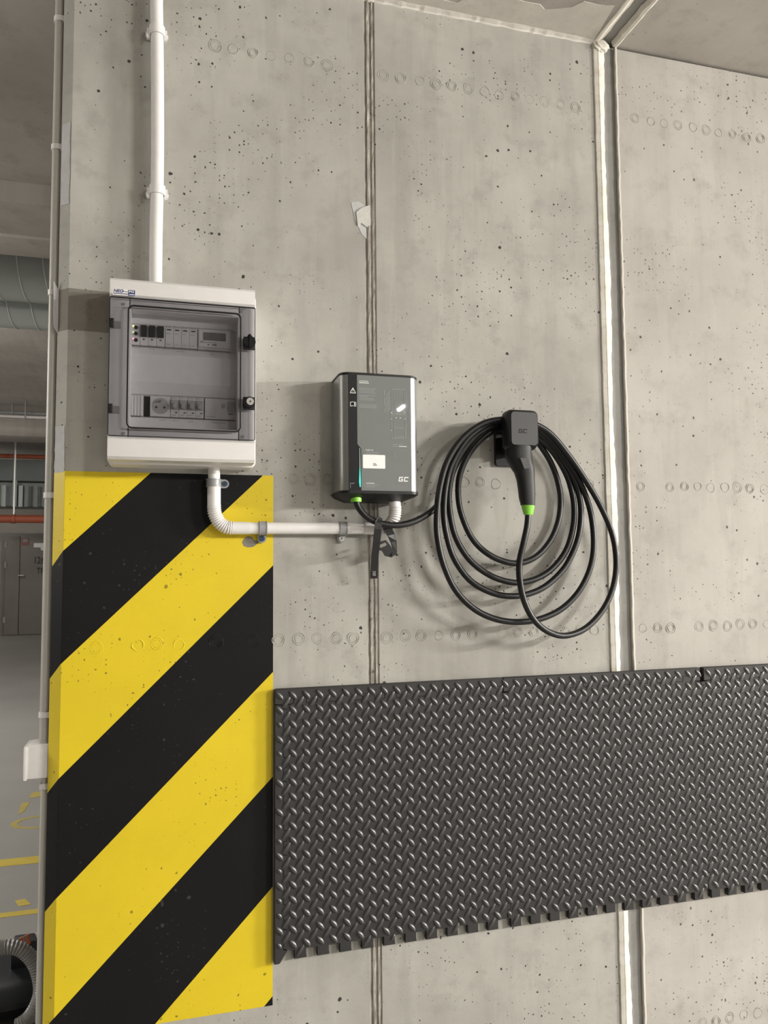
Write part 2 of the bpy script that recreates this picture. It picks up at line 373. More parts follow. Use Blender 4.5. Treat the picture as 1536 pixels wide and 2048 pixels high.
# chipped plaster on the cast joint, darker band beside the board, plaster on the chamfer
def pxpoly(pts, y=0.0): return [(at(u, v, y).x, at(u, v, y).z) for u, v in pts]
prism('plaster_patch', pxpoly([(702, 405), (716, 403), (731, 412), (733, 478), (724, 470), (710, 440)]), 0.002, -0.0008, PLASTG, wall)
prism('plaster_patch', pxpoly([(712, 425), (722, 417), (739, 411), (741, 450), (733, 455), (722, 447), (715, 452)]), 0.002, -0.0035, PLAST, wall, bev=0.001)
def ch_pt(s, z, out=0.0):
    q = 0.70710678
    return (XC - s * q - out * q, s * q - out * q, z)
def wrap(name, poly, t, mat, parent, z_of=None):
    """a thin coat laid on the wall face, folded round the chamfer (poly in unfolded x, z)"""
    bm = bmesh.new()
    for side in (1, -1):
        pl = clip(poly, (side, 0), side * XC)
        if len(pl) < 3: continue
        if side == 1: f = [bm.verts.new((x, -t, z)) for x, z in pl]; g = [bm.verts.new((x, 0.001, z)) for x, z in pl]
        else: f = [bm.verts.new(ch_pt(XC - x, z, t)) for x, z in pl]; g = [bm.verts.new(ch_pt(XC - x, z, -.001)) for x, z in pl]
        bm.faces.new(f); n = len(f)
        for i in range(n): bm.faces.new((f[i], g[i], g[(i + 1) % n], f[(i + 1) % n]))
    bmesh.ops.remove_doubles(bm, verts=bm.verts, dist=0.0003)
    return obj(name, bm, mat, parent)
def clip(poly, n, c):
    out = []
    for i in range(len(poly)):
        a, b_ = poly[i], poly[(i + 1) % len(poly)]
        da, db = n[0] * a[0] + n[1] * a[1] - c, n[0] * b_[0] + n[1] * b_[1] - c
        if da >= -1e-9: out.append(a)
        if (da > 1e-9 and db < -1e-9) or (da < -1e-9 and db > 1e-9):
            t = da / (da - db); out.append((a[0] + (b_[0] - a[0]) * t, a[1] + (b_[1] - a[1]) * t))
    return out
SW = CH * math.sqrt(2)
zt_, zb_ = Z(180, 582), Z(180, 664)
wrap('dark_band', [(XC - SW * .98, zb_ + .003), (-0.10, zb_), (-0.10, zt_), (XC - SW * .98, zt_ + .004)], 0.0004, CONC_P, wall)
def chamfer_patch(name, u0, z0, z1, mat, s0=0.1, s1=0.9):
    bm = bmesh.new(); n = 9; L_, R_ = [], []
    for i in range(n):
        z = z0 + (z1 - z0) * i / (n - 1)
        L_.append(bm.verts.new(ch_pt(SW * (s1 + random.uniform(-.06, .06)), z, .0008))); R_.append(bm.verts.new(ch_pt(SW * (s0 + random.uniform(-.05, .05)), z, .0008)))
    for i in range(n - 1): bm.faces.new((L_[i], L_[i + 1], R_[i + 1], R_[i]))
    return obj(name, bm, mat, wall)
chamfer_patch('plaster_patch', 0, Z(130, 405), Z(130, 240), PLASTG)
chamfer_patch('plaster_patch', 0, Z(128, 944), Z(128, 850), PLASTG, 0.05, 0.98)
# rows of round formwork imprints
def ring_mesh(name, mat, two):
    bm = bmesh.new()
    for ro in ((0.0150, 0.0100) if two else (0.0135,)):
        n = 26; A = []
        for i in range(n):
            a = 2 * math.pi * i / n; wb = 1 + 0.05 * math.sin(3 * a + ro * 900); hh = 0.0012 * (0.65 + 0.35 * math.sin(2 * a + 1))
            A.append([bm.verts.new((ro * wb * k * math.cos(a), y, ro * wb * k * math.sin(a))) for k, y in ((1.10, 0.0003), (1.01, -hh), (0.93, -hh), (0.82, 0.0003))])
        for i in range(n):
            for k in range(3): bm.faces.new((A[i][k], A[i][k + 1], A[(i + 1) % n][k + 1], A[(i + 1) % n][k]))
    o = obj(name, bm, mat, None, smooth=True); return o
def ring_row(zf, x0, x1, pitch, skip, mat, parent, y=0.0):
    protos = [ring_mesh('form_ring', mat, True), ring_mesh('form_ring', mat, False)]
    x = x0; used = [False, False]
    while x < x1:
        if random.random() > skip:
            k = random.random() < 0.6; k = 0 if k else 1
            s = random.uniform(.86, 1.08); loc = (x + random.uniform(-.003, .003), y, zf + random.uniform(-.0025, .0025))
            if not used[k]: o = protos[k]; used[k] = True; adopt(o, parent)
            else: o = bpy.data.objects.new('form_ring', protos[k].data); col.objects.link(o); adopt(o, parent)
            o.location = loc; o.scale = (s, random.uniform(.5, 1.1), s); o.rotation_euler = (0, random.uniform(0, 6.28), 0)
        x += pitch * random.uniform(.95, 1.05)
    for k in (0, 1):
        if not used[k]: bpy.data.objects.remove(protos[k])
ring_row(2.651, 0.10, 0.475, .0475, .15, RINGM, wall); ring_row(2.650, 0.54, 1.15, .0475, .05, RINGM, wall); ring_row(2.648, 1.30, 1.85, .049, .15, RINGM, wall)
ring_row(1.567, 0.295, 0.40, .045, 0, RINGM, wall); ring_row(1.567, 0.66, 1.15, .0455, .3, RINGM, wall); ring_row(1.568, 1.28, 1.75, .046, .1, RINGM, wall)
ring_row(1.172, 0.262, 0.47, .046, 0, RINGM, wall); ring_row(1.172, 0.535, 1.15, .0455, .08, RINGM, wall); ring_row(1.171, 1.27, 1.75, .046, .1, RINGM, wall)
ring_row(0.095, 1.42, 1.75, .046, .1, RINGM, wall)

# --- floor and the rest of the shell
tag(box('floor', -9, 12, -9, 15.6, -0.2, 0, FLOOR), 'smooth grey resin garage floor', None, None, 'structure')
ceil = thing('ceiling', 'rough grey concrete garage ceiling with foamed joint', None, (0, 0, 0), kind='structure')
box('ceiling_slab', -9, XS0, -9, 1.30, CZ, 3.6, CEIL, ceil)
box('ceiling_slab', XS1, 12, -9, 1.30, CZ, 3.6, CEIL, ceil)
box('joint_board', XS0, XS1, -9, 1.30, CZ + .014, 3.6, GREYF, ceil)
bm = bmesh.new(); rows = []
for i in range(121):
    y = -3.0 * i / 120; l = XS0 + random.uniform(-.001, .001); e = XSM - .010 + random.uniform(-.003, .003); l2 = XS1 - .012 + random.uniform(-.003, .003)
    rows.append([bm.verts.new((x, y, z)) for x, z in ((l - .002, CZ + .001), (l, CZ - .004), (l + .008, CZ - .004), (e, CZ + .004), (e + .002, CZ + .016))])
for a, b_ in zip(rows, rows[1:]):
    for k in range(4): bm.faces.new((a[k], a[k + 1], b_[k + 1], b_[k]))
obj('foam_seal', bm, FOAMC, ceil)
bm = bmesh.new(); rows = []
for i in range(121):
    y = -3.0 * i / 120; o = random.uniform(-.003, .003)
    rows.append([bm.verts.new((x, y, z)) for x, z in ((XS1 - .012 + o, CZ + .012), (XS1 - .006 + o, CZ - .002), (XS1 + .004, CZ - .003), (XS1 + .010 + o * .6, CZ + .001))])
for a, b_ in zip(rows, rows[1:]):
    for k in range(3): bm.faces.new((a[k], a[k + 1], b_[k + 1], b_[k]))
obj('mortar_lip', bm, FOAMC, ceil)
# foam blob where wall and ceiling joints meet
bm = bmesh.new(); bmesh.ops.create_icosphere(bm, subdivisions=3, radius=1.0)
for v in bm.verts:
    v.co *= 1 + 0.25 * math.sin(v.co.x * 7 + v.co.z * 5) * math.cos(v.co.y * 6); v.co = Vector((1.192 + v.co.x * .024, -.004 + v.co.y * .012, CZ - .012 + v.co.z * .018))
obj('foam_blob', bm, FOAM, ceil, smooth=True)
# torn mortar band on the ceiling beside the wall, and the fillet of the corner
pts = [(0.40, 0.0)]
pts_b = []
x = 0.40
while x < XS0 - 0.003:
    d = 0.095 + 0.03 * math.sin(x * 7) + 0.02 * math.sin(x * 23 + 1) + random.uniform(-.014, .014); pts_b.append((x, -d)); x += 0.022
poly = pts_b + [(XS0 - .003, -.02), (XS0 - .003, 0.0), (0.40, 0.0)]
prism('mortar_band', poly, CZ + .001, CZ - .0015, MORTAR, ceil, 'z')
bm = bmesh.new(); rows = []
for i in range(70):
    x = 0.30 + (XS0 - 0.30) * i / 69; o = random.uniform(-.0015, .0015)
    rows.append([bm.verts.new((x, y, z)) for y, z in ((0.001, CZ - .010 + o), (-.003, CZ - .006 + o), (-.012 + o, CZ - .0025), (-.018 + o, CZ + .0005))])
for a, b_ in zip(rows, rows[1:]):
    for k in range(3): bm.faces.new((a[k], a[k + 1], b_[k + 1], b_[k]))
obj('corner_fillet', bm, MORTAR, ceil)
box('beam', -9, 12, 1.30, 1.80, 2.775, 3.6, CEIL, ceil, bev=0.008)
box('beam_lip', -9, 12, 1.62, 1.83, 2.762, 2.80, CEIL, ceil, bev=0.004)
box('ceiling_slab', -9, 12, 1.80, 15.6, 3.42, 3.6, CEIL_B, ceil)
box('beam', -9, 12, 9.6, 10.2, 3.18, 3.5, CEIL_B, ceil, bev=0.01)
tag(box('wall_far', -9, 12, 15.6, 15.9, 0, 3.6, FARW), 'plain grey wall at the far end of the garage', None, None, 'structure')
tag(box('wall_left', -9.3, -9, -9, 15.6, 0, 3.6, FARW), 'plain grey left side wall of the garage', None, None, 'structure')
tag(box('wall_right', 12, 12.3, -9, 15.6, 0, 3.6, FARW), 'plain grey right side wall of the garage', None, None, 'structure')
tag(box('wall_front', -9, 12, -9.3, -9, 0, 3.6, FARW), 'plain grey wall behind the camera', None, None, 'structure')

# ================================================================== HAZARD MARKING
hz = thing('hazard_marking', 'diagonal yellow and black hazard stripes painted on the concrete wall corner', 'hazard marking', (0, 0, 0.325))
HX1, HZ0, HZ1 = 0.2475, 0.3255, 1.5735
rect = [(XC - SW, HZ0), (HX1, HZ0), (HX1, HZ1), (XC - SW, HZ1)]
lines = [(1.853, .970), (1.598, .969), (1.354, .988), (1.0975, .992), (.850, 1.004), (.595, 1.02), (.346, 1.02)]  # z at x=HX1, slope
def below(k): return (lines[k][1], -1.0), lines[k][1] * HX1 - lines[k][0]
stripes = []
for k in range(len(lines) + 1):
    pl = rect
    if k > 0: n, c = below(k - 1); pl = clip(pl, n, c)
    if k < len(lines): n, c = below(k); pl = clip(pl, (-n[0], -n[1]), -c)
    if len(pl) >= 3: wrap('yellow_stripe' if k % 2 == 0 else 'black_stripe', pl, 0.0007, YEL if k % 2 == 0 else BLK, hz); stripes.append(k)
prism('paint_chip', pxpoly([(484, 1084), (489, 1076), (497, 1072), (504, 1074), (508, 1080), (519, 1083), (513, 1089), (506, 1094), (495, 1095), (487, 1092)]), 0.0, -0.0009, CONC_P, hz)
ring_row(1.172, -0.155, 0.05, .044, .05, YEL, hz, -0.0006)
ring_row(1.172, 0.115, 0.22, .044, 0, BLK, hz, -0.0006)

# ================================================================== FOAM MATS
def round_poly(pts, r, n=3):
    out = []; m_ = len(pts)
    for i in range(m_):
        p = Vector(pts[i]); a = Vector(pts[i - 1]); b_ = Vector(pts[(i + 1) % m_])
        q = min(r, (a - p).length * .45, (b_ - p).length * .45); s = p + (a - p).normalized() * q; e = p + (b_ - p).normalized() * q
        for k in range(n + 1):
            t = k / n; out.append(tuple(s * (1 - t) ** 2 + p * 2 * t * (1 - t) + e * t * t))
    return out
def inside(p, poly):
    c = False; j = len(poly) - 1
    for i in range(len(poly)):
        (xi, zi), (xj, zj) = poly[i], poly[j]
        if (zi > p[1]) != (zj > p[1]) and p[0] < (xj - xi) * (p[1] - zi) / (zj - zi) + xi: c = not c
        j = i
    return c
MX0, MZT, MZB, MTH = 0.2485, 1.0585, 0.4535, 0.017
TP = 0.0567
def teeth_h(x0, x1, z, h, first, tip=.033, neck=.024, pitch=TP, count=99):
    """dovetail teeth hanging (h<0) or standing (h>0) on a horizontal edge, left to right"""
    out = []; c = x0 + first
    while c + tip / 2 < x1 - .004 and count > 0:
        out += [(c - neck / 2, z), (c - tip / 2, z + h), (c + tip / 2, z + h), (c + neck / 2, z)]; c += pitch; count -= 1
    return out
def seam_v(x, z0, z1, h=.011):
    out = []; c = z0 + .034; s = 1
    while c + .02 < z1:
        out += [(x - h * .5, c - .0105), (x + h * .5, c - .0145), (x + h * .5, c + .0145), (x - h * .5, c + .0105)]; c += TP
    return [(x - h * .5, z0)] + out + [(x - h * .5, z1)]
ZS = MZT - 0.038                       # root of the seam with the top strips
xs = [MX0, 0.8465, 1.4470, 2.0475]
def shrink(poly, d):                    # hairline gap between neighbours
    cx = sum(p[0] for p in poly) / len(poly); cz = sum(p[1] for p in poly) / len(poly); out = []
    n = len(poly)
    area = sum(poly[i][0] * poly[(i + 1) % n][1] - poly[(i + 1) % n][0] * poly[i][1] for i in range(n)); sg = 1 if area > 0 else -1
    for i in range(n):
        a, p, b_ = Vector(poly[i - 1]), Vector(poly[i]), Vector(poly[(i + 1) % n])
        e1 = (p - a).normalized(); e2 = (b_ - p).normalized(); nn = Vector((-(e1.y + e2.y), e1.x + e2.x)) * sg
        if nn.length < 1e-6: nn = Vector((-e1.y, e1.x)) * sg
        out.append(tuple(p + nn.normalized() * d))
    return out
def slab(name, poly, parent, r=.003):
    pl = shrink(round_poly(poly, r, 2), .0008)
    bm = bmesh.new(); fa, fb = add_prism(bm, pl, -MTH, -.003)
    bmesh.ops.bevel(bm, geom=list(fa.edges), offset=.0018, segments=1, affect='EDGES')
    return obj(name, bm, MATF, parent, smooth=True), pl
def tread_bm(bm, cx, cz, ang, L_=.0146, W_=.0064, H_=.0042):
    ca, sa = math.cos(ang), math.sin(ang); nl, nw = 8, 6; G = []
    for i in range(nl + 1):
        t = -1 + 2 * i / nl; wd = W_ * (1 - t * t) ** .62 if abs(t) < 1 else 0.0; row = []
        for k in range(nw + 1):
            s = -1 + 2 * k / nw; hh = H_ * max(1 - t * t, 0) ** .6 * (1 - s * s) ** .62
            a, b_ = t * L_, s * max(wd, .0002); row.append(bm.verts.new((cx + a * ca - b_ * sa, -MTH + .0003 - hh, cz + a * sa + b_ * ca)))
        G.append(row)
    for i in range(nl):
        for k in range(nw): bm.faces.new((G[i][k], G[i + 1][k], G[i + 1][k + 1], G[i][k + 1]))
mat_labels = ['black diamond tread foam mat nearest the yellow stripes, with a straight left edge strip',
              'black diamond tread foam mat in the middle, under the hanging cable',
              'black diamond tread foam mat at the right edge of the photo']
PX, PZ = 0.0326, 0.0340
for i in range(3):
    x0, x1 = xs[i], xs[i + 1]
    t = thing('foam_mat', mat_labels[i], 'foam mat', ((x0 + x1) / 2, 0, MZB), 'foam mats fixed along the wall')
    ra = seam_v(x1, MZB, ZS); la = seam_v(x0, MZB, ZS) if i else seam_v(x0 + .026, MZB, ZS)
    topt = teeth_h(x0 + (.02 if i == 0 else 0), x1, ZS, .018, .042, .034, .026)
    bott = teeth_h(x0, x1 + .02, MZB, -.024, .0625, pitch=.0545, count=10) if i == 0 else teeth_h(x0, x1 + .02, MZB, -.024, .0185, pitch=.0546, count=11)
    # counter clockwise: bottom, right side up, top back, left side down
    poly = bott + ra + topt[::-1] + la[::-1]
    _, body = slab('slab', poly, t)
    polys = [body]
    xr0, xr1 = (x0, x1 - .0055) if i == 0 else (x0 - .0055, x1 - .0055)
    if i == 2: xr0 = x0 + .004
    topp = [(xr0, ZS)] + topt + [(xr1, ZS), (xr1, MZT), (xr0, MZT)]
    if i == 0:
        topp = [(xr0, ZS), (la[-1][0], ZS)] + topt + [(xr1, ZS), (xr1, MZT), (xr0 + .004, MZT), (xr0, MZT - .004)]
    _, sp_ = slab('edge_strip', topp, t, .0025); polys.append(sp_)
    if i == 0:
        left = [(x0, MZB - .031), (x0 + .014, MZB - .031), (x0 + .033, MZB - .0012), (la[0][0], MZB - .0012)] + la[1:] + [(x0, ZS)]
        _, lp = slab('edge_strip', left, t, .0025); polys.append(lp)
    bm = bmesh.new()
    for a in range(-1, 62):
        for b_ in range(0, 21):
            for kind in (0, 1):
                cx = MX0 + .012 + a * PX + (PX / 2 if kind else 0); cz = MZT - .016 - b_ * PZ - (PZ / 2 if kind else 0)
                if cx < x0 - .012 or cx > x1 + .012: continue
                ang = R(-49 if kind == 0 else 53); inn = lambda d, w_: any(inside((cx + d * math.cos(ang) - w_ * math.sin(ang), cz + d * math.sin(ang) + w_ * math.cos(ang)), p) for p in polys)
                if not inn(0, 0): continue
                edge = cz < MZB + .012 or cx < MX0 + .014
                if edge and not (inn(.013, 0) and inn(-.013, 0) and inn(0, .006) and inn(0, -.006)):
                    if inn(.008, 0) and inn(-.008, 0) and inn(0, .004) and inn(0, -.004): tread_bm(bm, cx, cz, ang, .009, .0052, .003)
                    continue
                if kind == 0: tread_bm(bm, cx, cz, ang)
                else: tread_bm(bm, cx, cz, ang, .0168, .0062, .0032)
    tr = obj('raised_tread', bm, MATT, t, smooth=True); tr['kind'] = 'stuff'
    tr.data.polygons.foreach_set('use_smooth', [True] * len(tr.data.polygons))

# ================================================================== UPPER CONDUIT
def saddle(parent, x, y, z, r, mat, name='clip', wd=.022):
    """open saddle clip: a ring hugging a vertical pipe, two ears, and the pad on the wall"""
    bm = bmesh.new(); n = 18; A = []
    for i in range(n + 1):
        a = R(-215 + 250 * i / n)
        A.append([bm.verts.new((x + q * math.cos(a), y + q * math.sin(a), zz)) for q, zz in ((r + .0006, z - wd / 2), (r + .0036, z - wd / 2), (r + .0036, z + wd / 2), (r + .0006, z + wd / 2))])
    for i in range(n):
        for k in range(4): bm.faces.new((A[i][k], A[i][(k + 1) % 4], A[i + 1][(k + 1) % 4], A[i + 1][k]))
    bm.faces.new(A[0]); bm.faces.new(A[-1][::-1])
    for s in (-1, 1):
        add_box(bm, x + s * (r + .001), x + s * (r + .0085), y - .004, y + .004, z - wd * .95, z + wd * .2)
        add_box(bm, x + s * (r + .003), x + s * (r + .011), y - .002, y + .003, z - wd * .7, z - wd * .25)
    add_box(bm, x - r * .8, x + r * .8, y + r, 0.0, z - wd / 2, z + wd / 2)
    return obj(name, bm, mat, parent, smooth=True)
yc, rc = -0.026, 0.0152
uc = thing('conduit', 'long white conduit rising from the top of the distribution board', 'conduit', (X(312, 540, yc), yc, 2.0))
ctl = [at(311, 585, yc), at(311, 548, yc), at(312, 470, yc), at(314, 382, yc), at(315, 300, yc), at(315, 180, yc), at(314, 66, yc), at(313, 0, yc), (at(313, 0, yc).x, yc, CZ)]
tube('pipe', spline(ctl, 6), rc, WPVC, uc, 20)
for u, v in ((314, 64), (314.5, 382)): saddle(uc, X(u, v, yc), yc, Z(u, v, yc), rc, WPVC)

# ================================================================== DISTRIBUTION BOARD
BY = -0.118
bx0, bx1 = -0.1300, 0.1895; bz0, bz1 = 1.5885, 1.9945
db = thing('distribution_board', 'white wall mounted distribution board with smoked clear door', 'fuse box', (0.03, 0, bz0))
dz0, dz1 = 1.6400, 1.9510        # door
# base tray (open front)
bm = bmesh.new()
ox0, ox1, oz0, oz1 = bx0 - .004, bx1 + .008, bz0 - .004, bz1 + .004
outer = rrect(ox0, ox1, oz0, oz1, .012); inner = rrect(ox0 + .004, ox1 - .004, oz0 + .004, oz1 - .004, .008)
A = [[bm.verts.new((p[0], y, p[1])) for p in pl] for pl, y in ((outer, 0.0), (outer, -.062), (inner, -.062), (inner, -.004))]
for a, b_ in zip(A, A[1:]):
    n = len(a)
    for k in range(n): bm.faces.new((a[k], a[(k + 1) % n], b_[(k + 1) % n], b_[k]))
bm.faces.new(A[0][::-1]); bm.faces.new(A[-1])
obj('base_tray', bm, WBOX, db, smooth=True)
# front cover: a collar with top and bottom bands; its middle is open behind the door
def wedge(name, z0, z1):
    prism(name, [(-.058, z0), (-.112, z0), (BY, z0 + .006), (BY, z1 - .006), (-.112, z1), (-.058, z1)], bx0, bx1, WBOX, db, 'x', bev=0.0025)
wedge('cover_band', bz0, dz0 - .001)
wedge('cover_band', dz1 + .001, bz1)
wx0, wx1, wz0, wz1 = -0.0905, 0.1570, 1.6580, 1.9340    # window opening
box('cover_side', bx0, wx0 + .006, -.107, -.058, dz0 - .004, dz1 + .004, WBOX, db, bev=.002)
box('cover_side', wx1 - .006, bx1, -.107, -.058, dz0 - .004, dz1 + .004, WBOX, db, bev=.002)
box('cover_side', wx0, wx1, -.107, -.058, dz0 - .004, wz0 + .006, WBOX, db, bev=.002)
box('cover_side', wx0, wx1, -.107, -.058, wz1 - .006, dz1 + .004, WBOX, db, bev=.002)
# device mask with two recessed rows
YD = -.066
def dX(zx): return X(200 + zx / 4.518, 530 + 900 / 4.518, YD)
r1t, r1b = Z(262, 649, YD), Z(262, 689.5, YD)
r2t, r2b = Z(264, 790, YD), Z(264, 831, YD)
zm = [wz1 - .004, r1t + .004, r1t, r1b, r1b - .005, r1b - .022, r2t + .030, r2t + .004, r2t, r2b, r2b - .004, wz0 + .004]
ym = [-.070, -.064, -.058, -.058, -.066, -.076, -.076, -.064, -.058, -.058, -.066, -.072]
prof = [(y, z) for y, z in zip(ym, zm)] + [(-.050, zm[-1]), (-.050, zm[0])]
prism('mask_plate', prof, wx0 + .004, wx1 - .004, MASK, db, 'x')
def dbox(name, a, b_, z0, z1, d0, d1, mat, parent, bev=.0008): return box(name, dX(a), dX(b_), YD - d1, YD - d0, z0, z1, mat, parent, bev=bev, seg=1)
hrow = r1t - r1b
f1 = lambda t: r1t - hrow * t
h2 = r2t - r2b
f2 = lambda t: r2t - h2 * t
# row 1: three phase indicator
mI = dbox('phase_indicator', 282, 355, f1(1), f1(0), -.006, .004, DEV, db)
for t_, lm in ((.10, LEDY), (.40, LEDG), (.72, LEDR)):
    cz = f1(t_ + .06); prism('indicator_button', circle(dX(322), cz, .0042, 14), YD - .004, YD - .0065, BLACKP, mI)
    prism('indicator_light', circle(dX(297), cz + .003, .0021, 10), YD - .004, YD - .0058, lm, mI)
for a in (357, 432, 508):
    q = dbox('fuse_switch', a, a + 74, f1(1), f1(0), -.006, .0035, DEV, db)
    dbox('toggle', a + 6, a + 67, f1(.60), f1(.03), .0035, .010, BLACKP, q, .0015)
    prism('arrow_mark', [(dX(a + 28), f1(.66)), (dX(a + 28), f1(.76)), (dX(a + 52), f1(.71))], YD - .0034, YD - .0038, PRINTD, q)
for a in (586, 659, 732, 805):
    q = dbox('surge_module', a, a + 72, f1(1), f1(0), -.006, .003, DEV, db)
    dbox('status_window', a + 16, a + 54, f1(.18), f1(.12), .003, .0036, PRINTD, q, 0)
    for k in range(3): dbox('terminal_mark', a + 10 + 17 * k, a + 19 + 17 * k, f1(.05), f1(-.01), .003, .0035, DEVD, q, 0)
    dbox('print_line', a + 12, a + 50, f1(.90), f1(.87), .003, .0034, DEVD, q, 0); dbox('print_line', a + 12, a + 46, f1(.35), f1(.32), .003, .0034, DEVD, q, 0)
q = dbox('energy_meter', 882, 1186, f1(1.02), f1(-.02), -.006, .004, DEV, db)
dbox('meter_frame', 888, 1178, f1(.90), f1(.04), .004, .006, DEV, q); dbox('meter_display', 930, 1134, f1(.56), f1(.16), .006, .0066, LCD, q, 0)
text('meter_mark', 'CE', .0062, (dX(900), YD - .0066, f1(.70)), PRINTD, q); dbox('print_line', 968, 986, f1(.80), f1(.76), .006, .0064, PRINTD, q, 0); dbox('print_line', 1010, 1050, f1(.80), f1(.75), .006, .0064, PRINTD, q, 0)
dbox('print_line', 934, 1050, f1(.69), f1(.64), .006, .0064, DEVD, q, 0); dbox('meter_slot', 888, 1178, f1(.97), f1(.94), .004, .0046, DEVD, q, 0)
# row 2
for a in (284, 312, 340, 369): dbox('blank_cover', a, a + 26, f2(1), f2(0), -.006, .002, DEV, db)
dbox('empty_slot', 401, 455, f2(1), f2(0), -.009, -.006, BLACKP, db)
q = dbox('socket', 457, 638, f2(1), f2(0), -.006, .003, DEV, db)
scx, scz = dX(550), f2(.49)
prism('socket_well', circle(scx, scz, .0188, 28), YD - .003, YD - .0034, DEVD, q)
for sx_ in (-.0090, .0090): prism('socket_hole', circle(scx + sx_, scz - .003, .0027, 12), YD - .0034, YD - .0038, PRINTD, q)
tube('earth_pin', [(scx, YD - .003, scz + .0105), (scx, YD - .013, scz + .0105)], .0023, STEEL, q, 10)
for a in (641, 716, 791, 866):
    q = dbox('circuit_breaker', a, a + 74, f2(1), f2(0), -.006, .003, DEV, db)
    dbox('breaker_face', a + 6, a + 68, f2(.62), f2(.16), .003, .007, DEVD, q, .001); dbox('toggle', a + 18, a + 56, f2(.60), f2(.34), .007, .0135, DEVD, q, .0015)
    dbox('status_window', a + 42, a + 62, f2(.80), f2(.75), .003, .0036, PRINTD, q, 0)
    for k in range(3): dbox('terminal_mark', a + 10 + 17 * k, a + 19 + 17 * k, f2(.08), f2(.03), .003, .0035, DEVD, q, 0)
    dbox('print_line', a + 10, a + 52, f2(.92), f2(.88), .003, .0034, DEVD, q, 0)
dbox('empty_slot', 940, 948, f2(1), f2(0), -.009, -.003, BLACKP, db)
q = dbox('residual_current_switch', 949, 1236, f2(1.02), f2(0), -.006, .003, DEV, db)
prism('test_button', circle(dX(1118), f2(.34), .0048, 16), YD - .003, YD - .006, DEVD, q); dbox('toggle', 1158, 1220, f2(.60), f2(.14), .003, .010, DEVD, q, .0015)
dbox('status_window', 1160, 1205, f2(.76), f2(.72), .003, .0036, PRINTD, q, 0); dbox('print_line', 960, 1050, f2(.92), f2(.89), .003, .0034, DEVD, q, 0)
def mask_y(z):
    for k in range(len(zm) - 1):
        if zm[k] >= z >= zm[k + 1]: return ym[k] + (ym[k + 1] - ym[k]) * (zm[k] - z) / max(zm[k] - zm[k + 1], 1e-6)
    return -.07
for a, b_, z in ((286, 346, r1b - .0062), (436, 494, r1b - .007), (686, 756, r1b - .009), (992, 1032, r1b - .012), (540, 598, r2b - .007), (660, 702, r2b - .008), (802, 850, r2b - .008), (1020, 1138, r2b - .008)):
    yk = mask_y(z); box('label_print', dX(a), dX(b_), yk - .0006, yk + .001, z - .0014, z, DEVD, db)
for a, r_ in ((356, r1b), (580, r1b), (872, r1b), (498, r2b), (642, r2b), (720, r2b), (940, r2b)):
    yk = mask_y(r_ - .008); box('label_divider', dX(a), dX(a) + .0005, yk - .0008, yk + .001, r_ - .011, r_ - .005, DEVD, db)
# smoked door with raised window, rubber gasket, hinges, latch and lock
bm = bmesh.new()
rings = []
for pl, y in ((rrect(bx0 + .001, bx1, dz0, dz1, .004), -.111), (rrect(bx0 + .001, bx1, dz0, dz1, .004), BY + .001), (rrect(wx0, wx1, wz0, wz1, .012), BY + .001), (rrect(wx0 + .004, wx1 - .004, wz0 + .004, wz1 - .004, .010), BY - .007)):
    rings.append([bm.verts.new((p[0], y, p[1])) for p in pl])
for a, b_ in zip(rings, rings[1:]):
    n = len(a)
    for k in range(n): bm.faces.new((a[k], a[(k + 1) % n], b_[(k + 1) % n], b_[k]))
bm.faces.new(rings[-1]); bm.faces.new([v for v in rings[0]][::-1])
door = obj('door', bm, SMOKE, db)
def frame_ring(name, x0, x1, z0, z1, r, wd, y0, y1, mat, parent):
    bm = bmesh.new(); o = rrect(x0, x1, z0, z1, r); i_ = rrect(x0 + wd, x1 - wd, z0 + wd, z1 - wd, max(r - wd, .001)); n = len(o)
    A = [[bm.verts.new((p[0], y, p[1])) for p in pl] for pl, y in ((o, y0), (o, y1), (i_, y1), (i_, y0))]
    for q_ in range(4):
        for k in range(n): bm.faces.new((A[q_][k], A[q_][(k + 1) % n], A[(q_ + 1) % 4][(k + 1) % n], A[(q_ + 1) % 4][k]))
    return obj(name, bm, mat, parent, smooth=True)
frame_ring('gasket', wx0 - .001, wx1 + .001, wz0 - .001, wz1 + .001, .013, .0030, BY + .002, BY - .0022, BLACKP, door)
frame_ring('door_edge', bx0, bx1 + .001, dz0 - .0005, dz1 + .0005, .004, .0016, BY + .004, BY - .0006, BLACKM, door)
for v in (646, 817):
    zc = Z(232, v, BY); box('hinge', bx0 + .001, bx0 + .010, BY - .003, BY + .004, zc - .010, zc + .010, BLACKP, door, .001); box('hinge_plate', bx0 + .006, bx0 + .024, -.1100, -.1085, zc - .009, zc + .007, DEVD, door)
lx = X(497, 686, BY)
for v, kind in ((686, 0), (806, 1)):
    zc = Z(497, v, BY); q = box('latch' if kind == 0 else 'key_lock', lx - .012, lx + .0145, BY - .006, BY + .003, zc - .016, zc + .013, BLACKP, door, .0015)
    cy = BY - .006
    if kind == 0:
        bm = bmesh.new(); pl = circle(lx + .002, zc, .0135, 22); pl[5] = (lx + .002, zc + .019); pl[6] = (lx - .003, zc + .0145); add_prism(bm, pl, cy + .001, cy - .006); add_box(bm, lx + .0005, lx + .0035, cy - .011, cy - .005, zc - .0125, zc + .0165); obj('latch_dial', bm, BLACKG, door)
    else:
        prism('lock_rim', circle(lx + .002, zc, .0130, 22), cy + .001, cy - .005, BLACKG, door, bev=.001); prism('lock_cylinder', circle(lx + .003, zc + .001, .0085, 20), cy - .004, cy - .0085, STEEL, door, bev=.001); prism('keyhole', circle(lx + .003, zc + .001, .0022, 10), cy - .0085, cy - .0088, PRINTD, door)
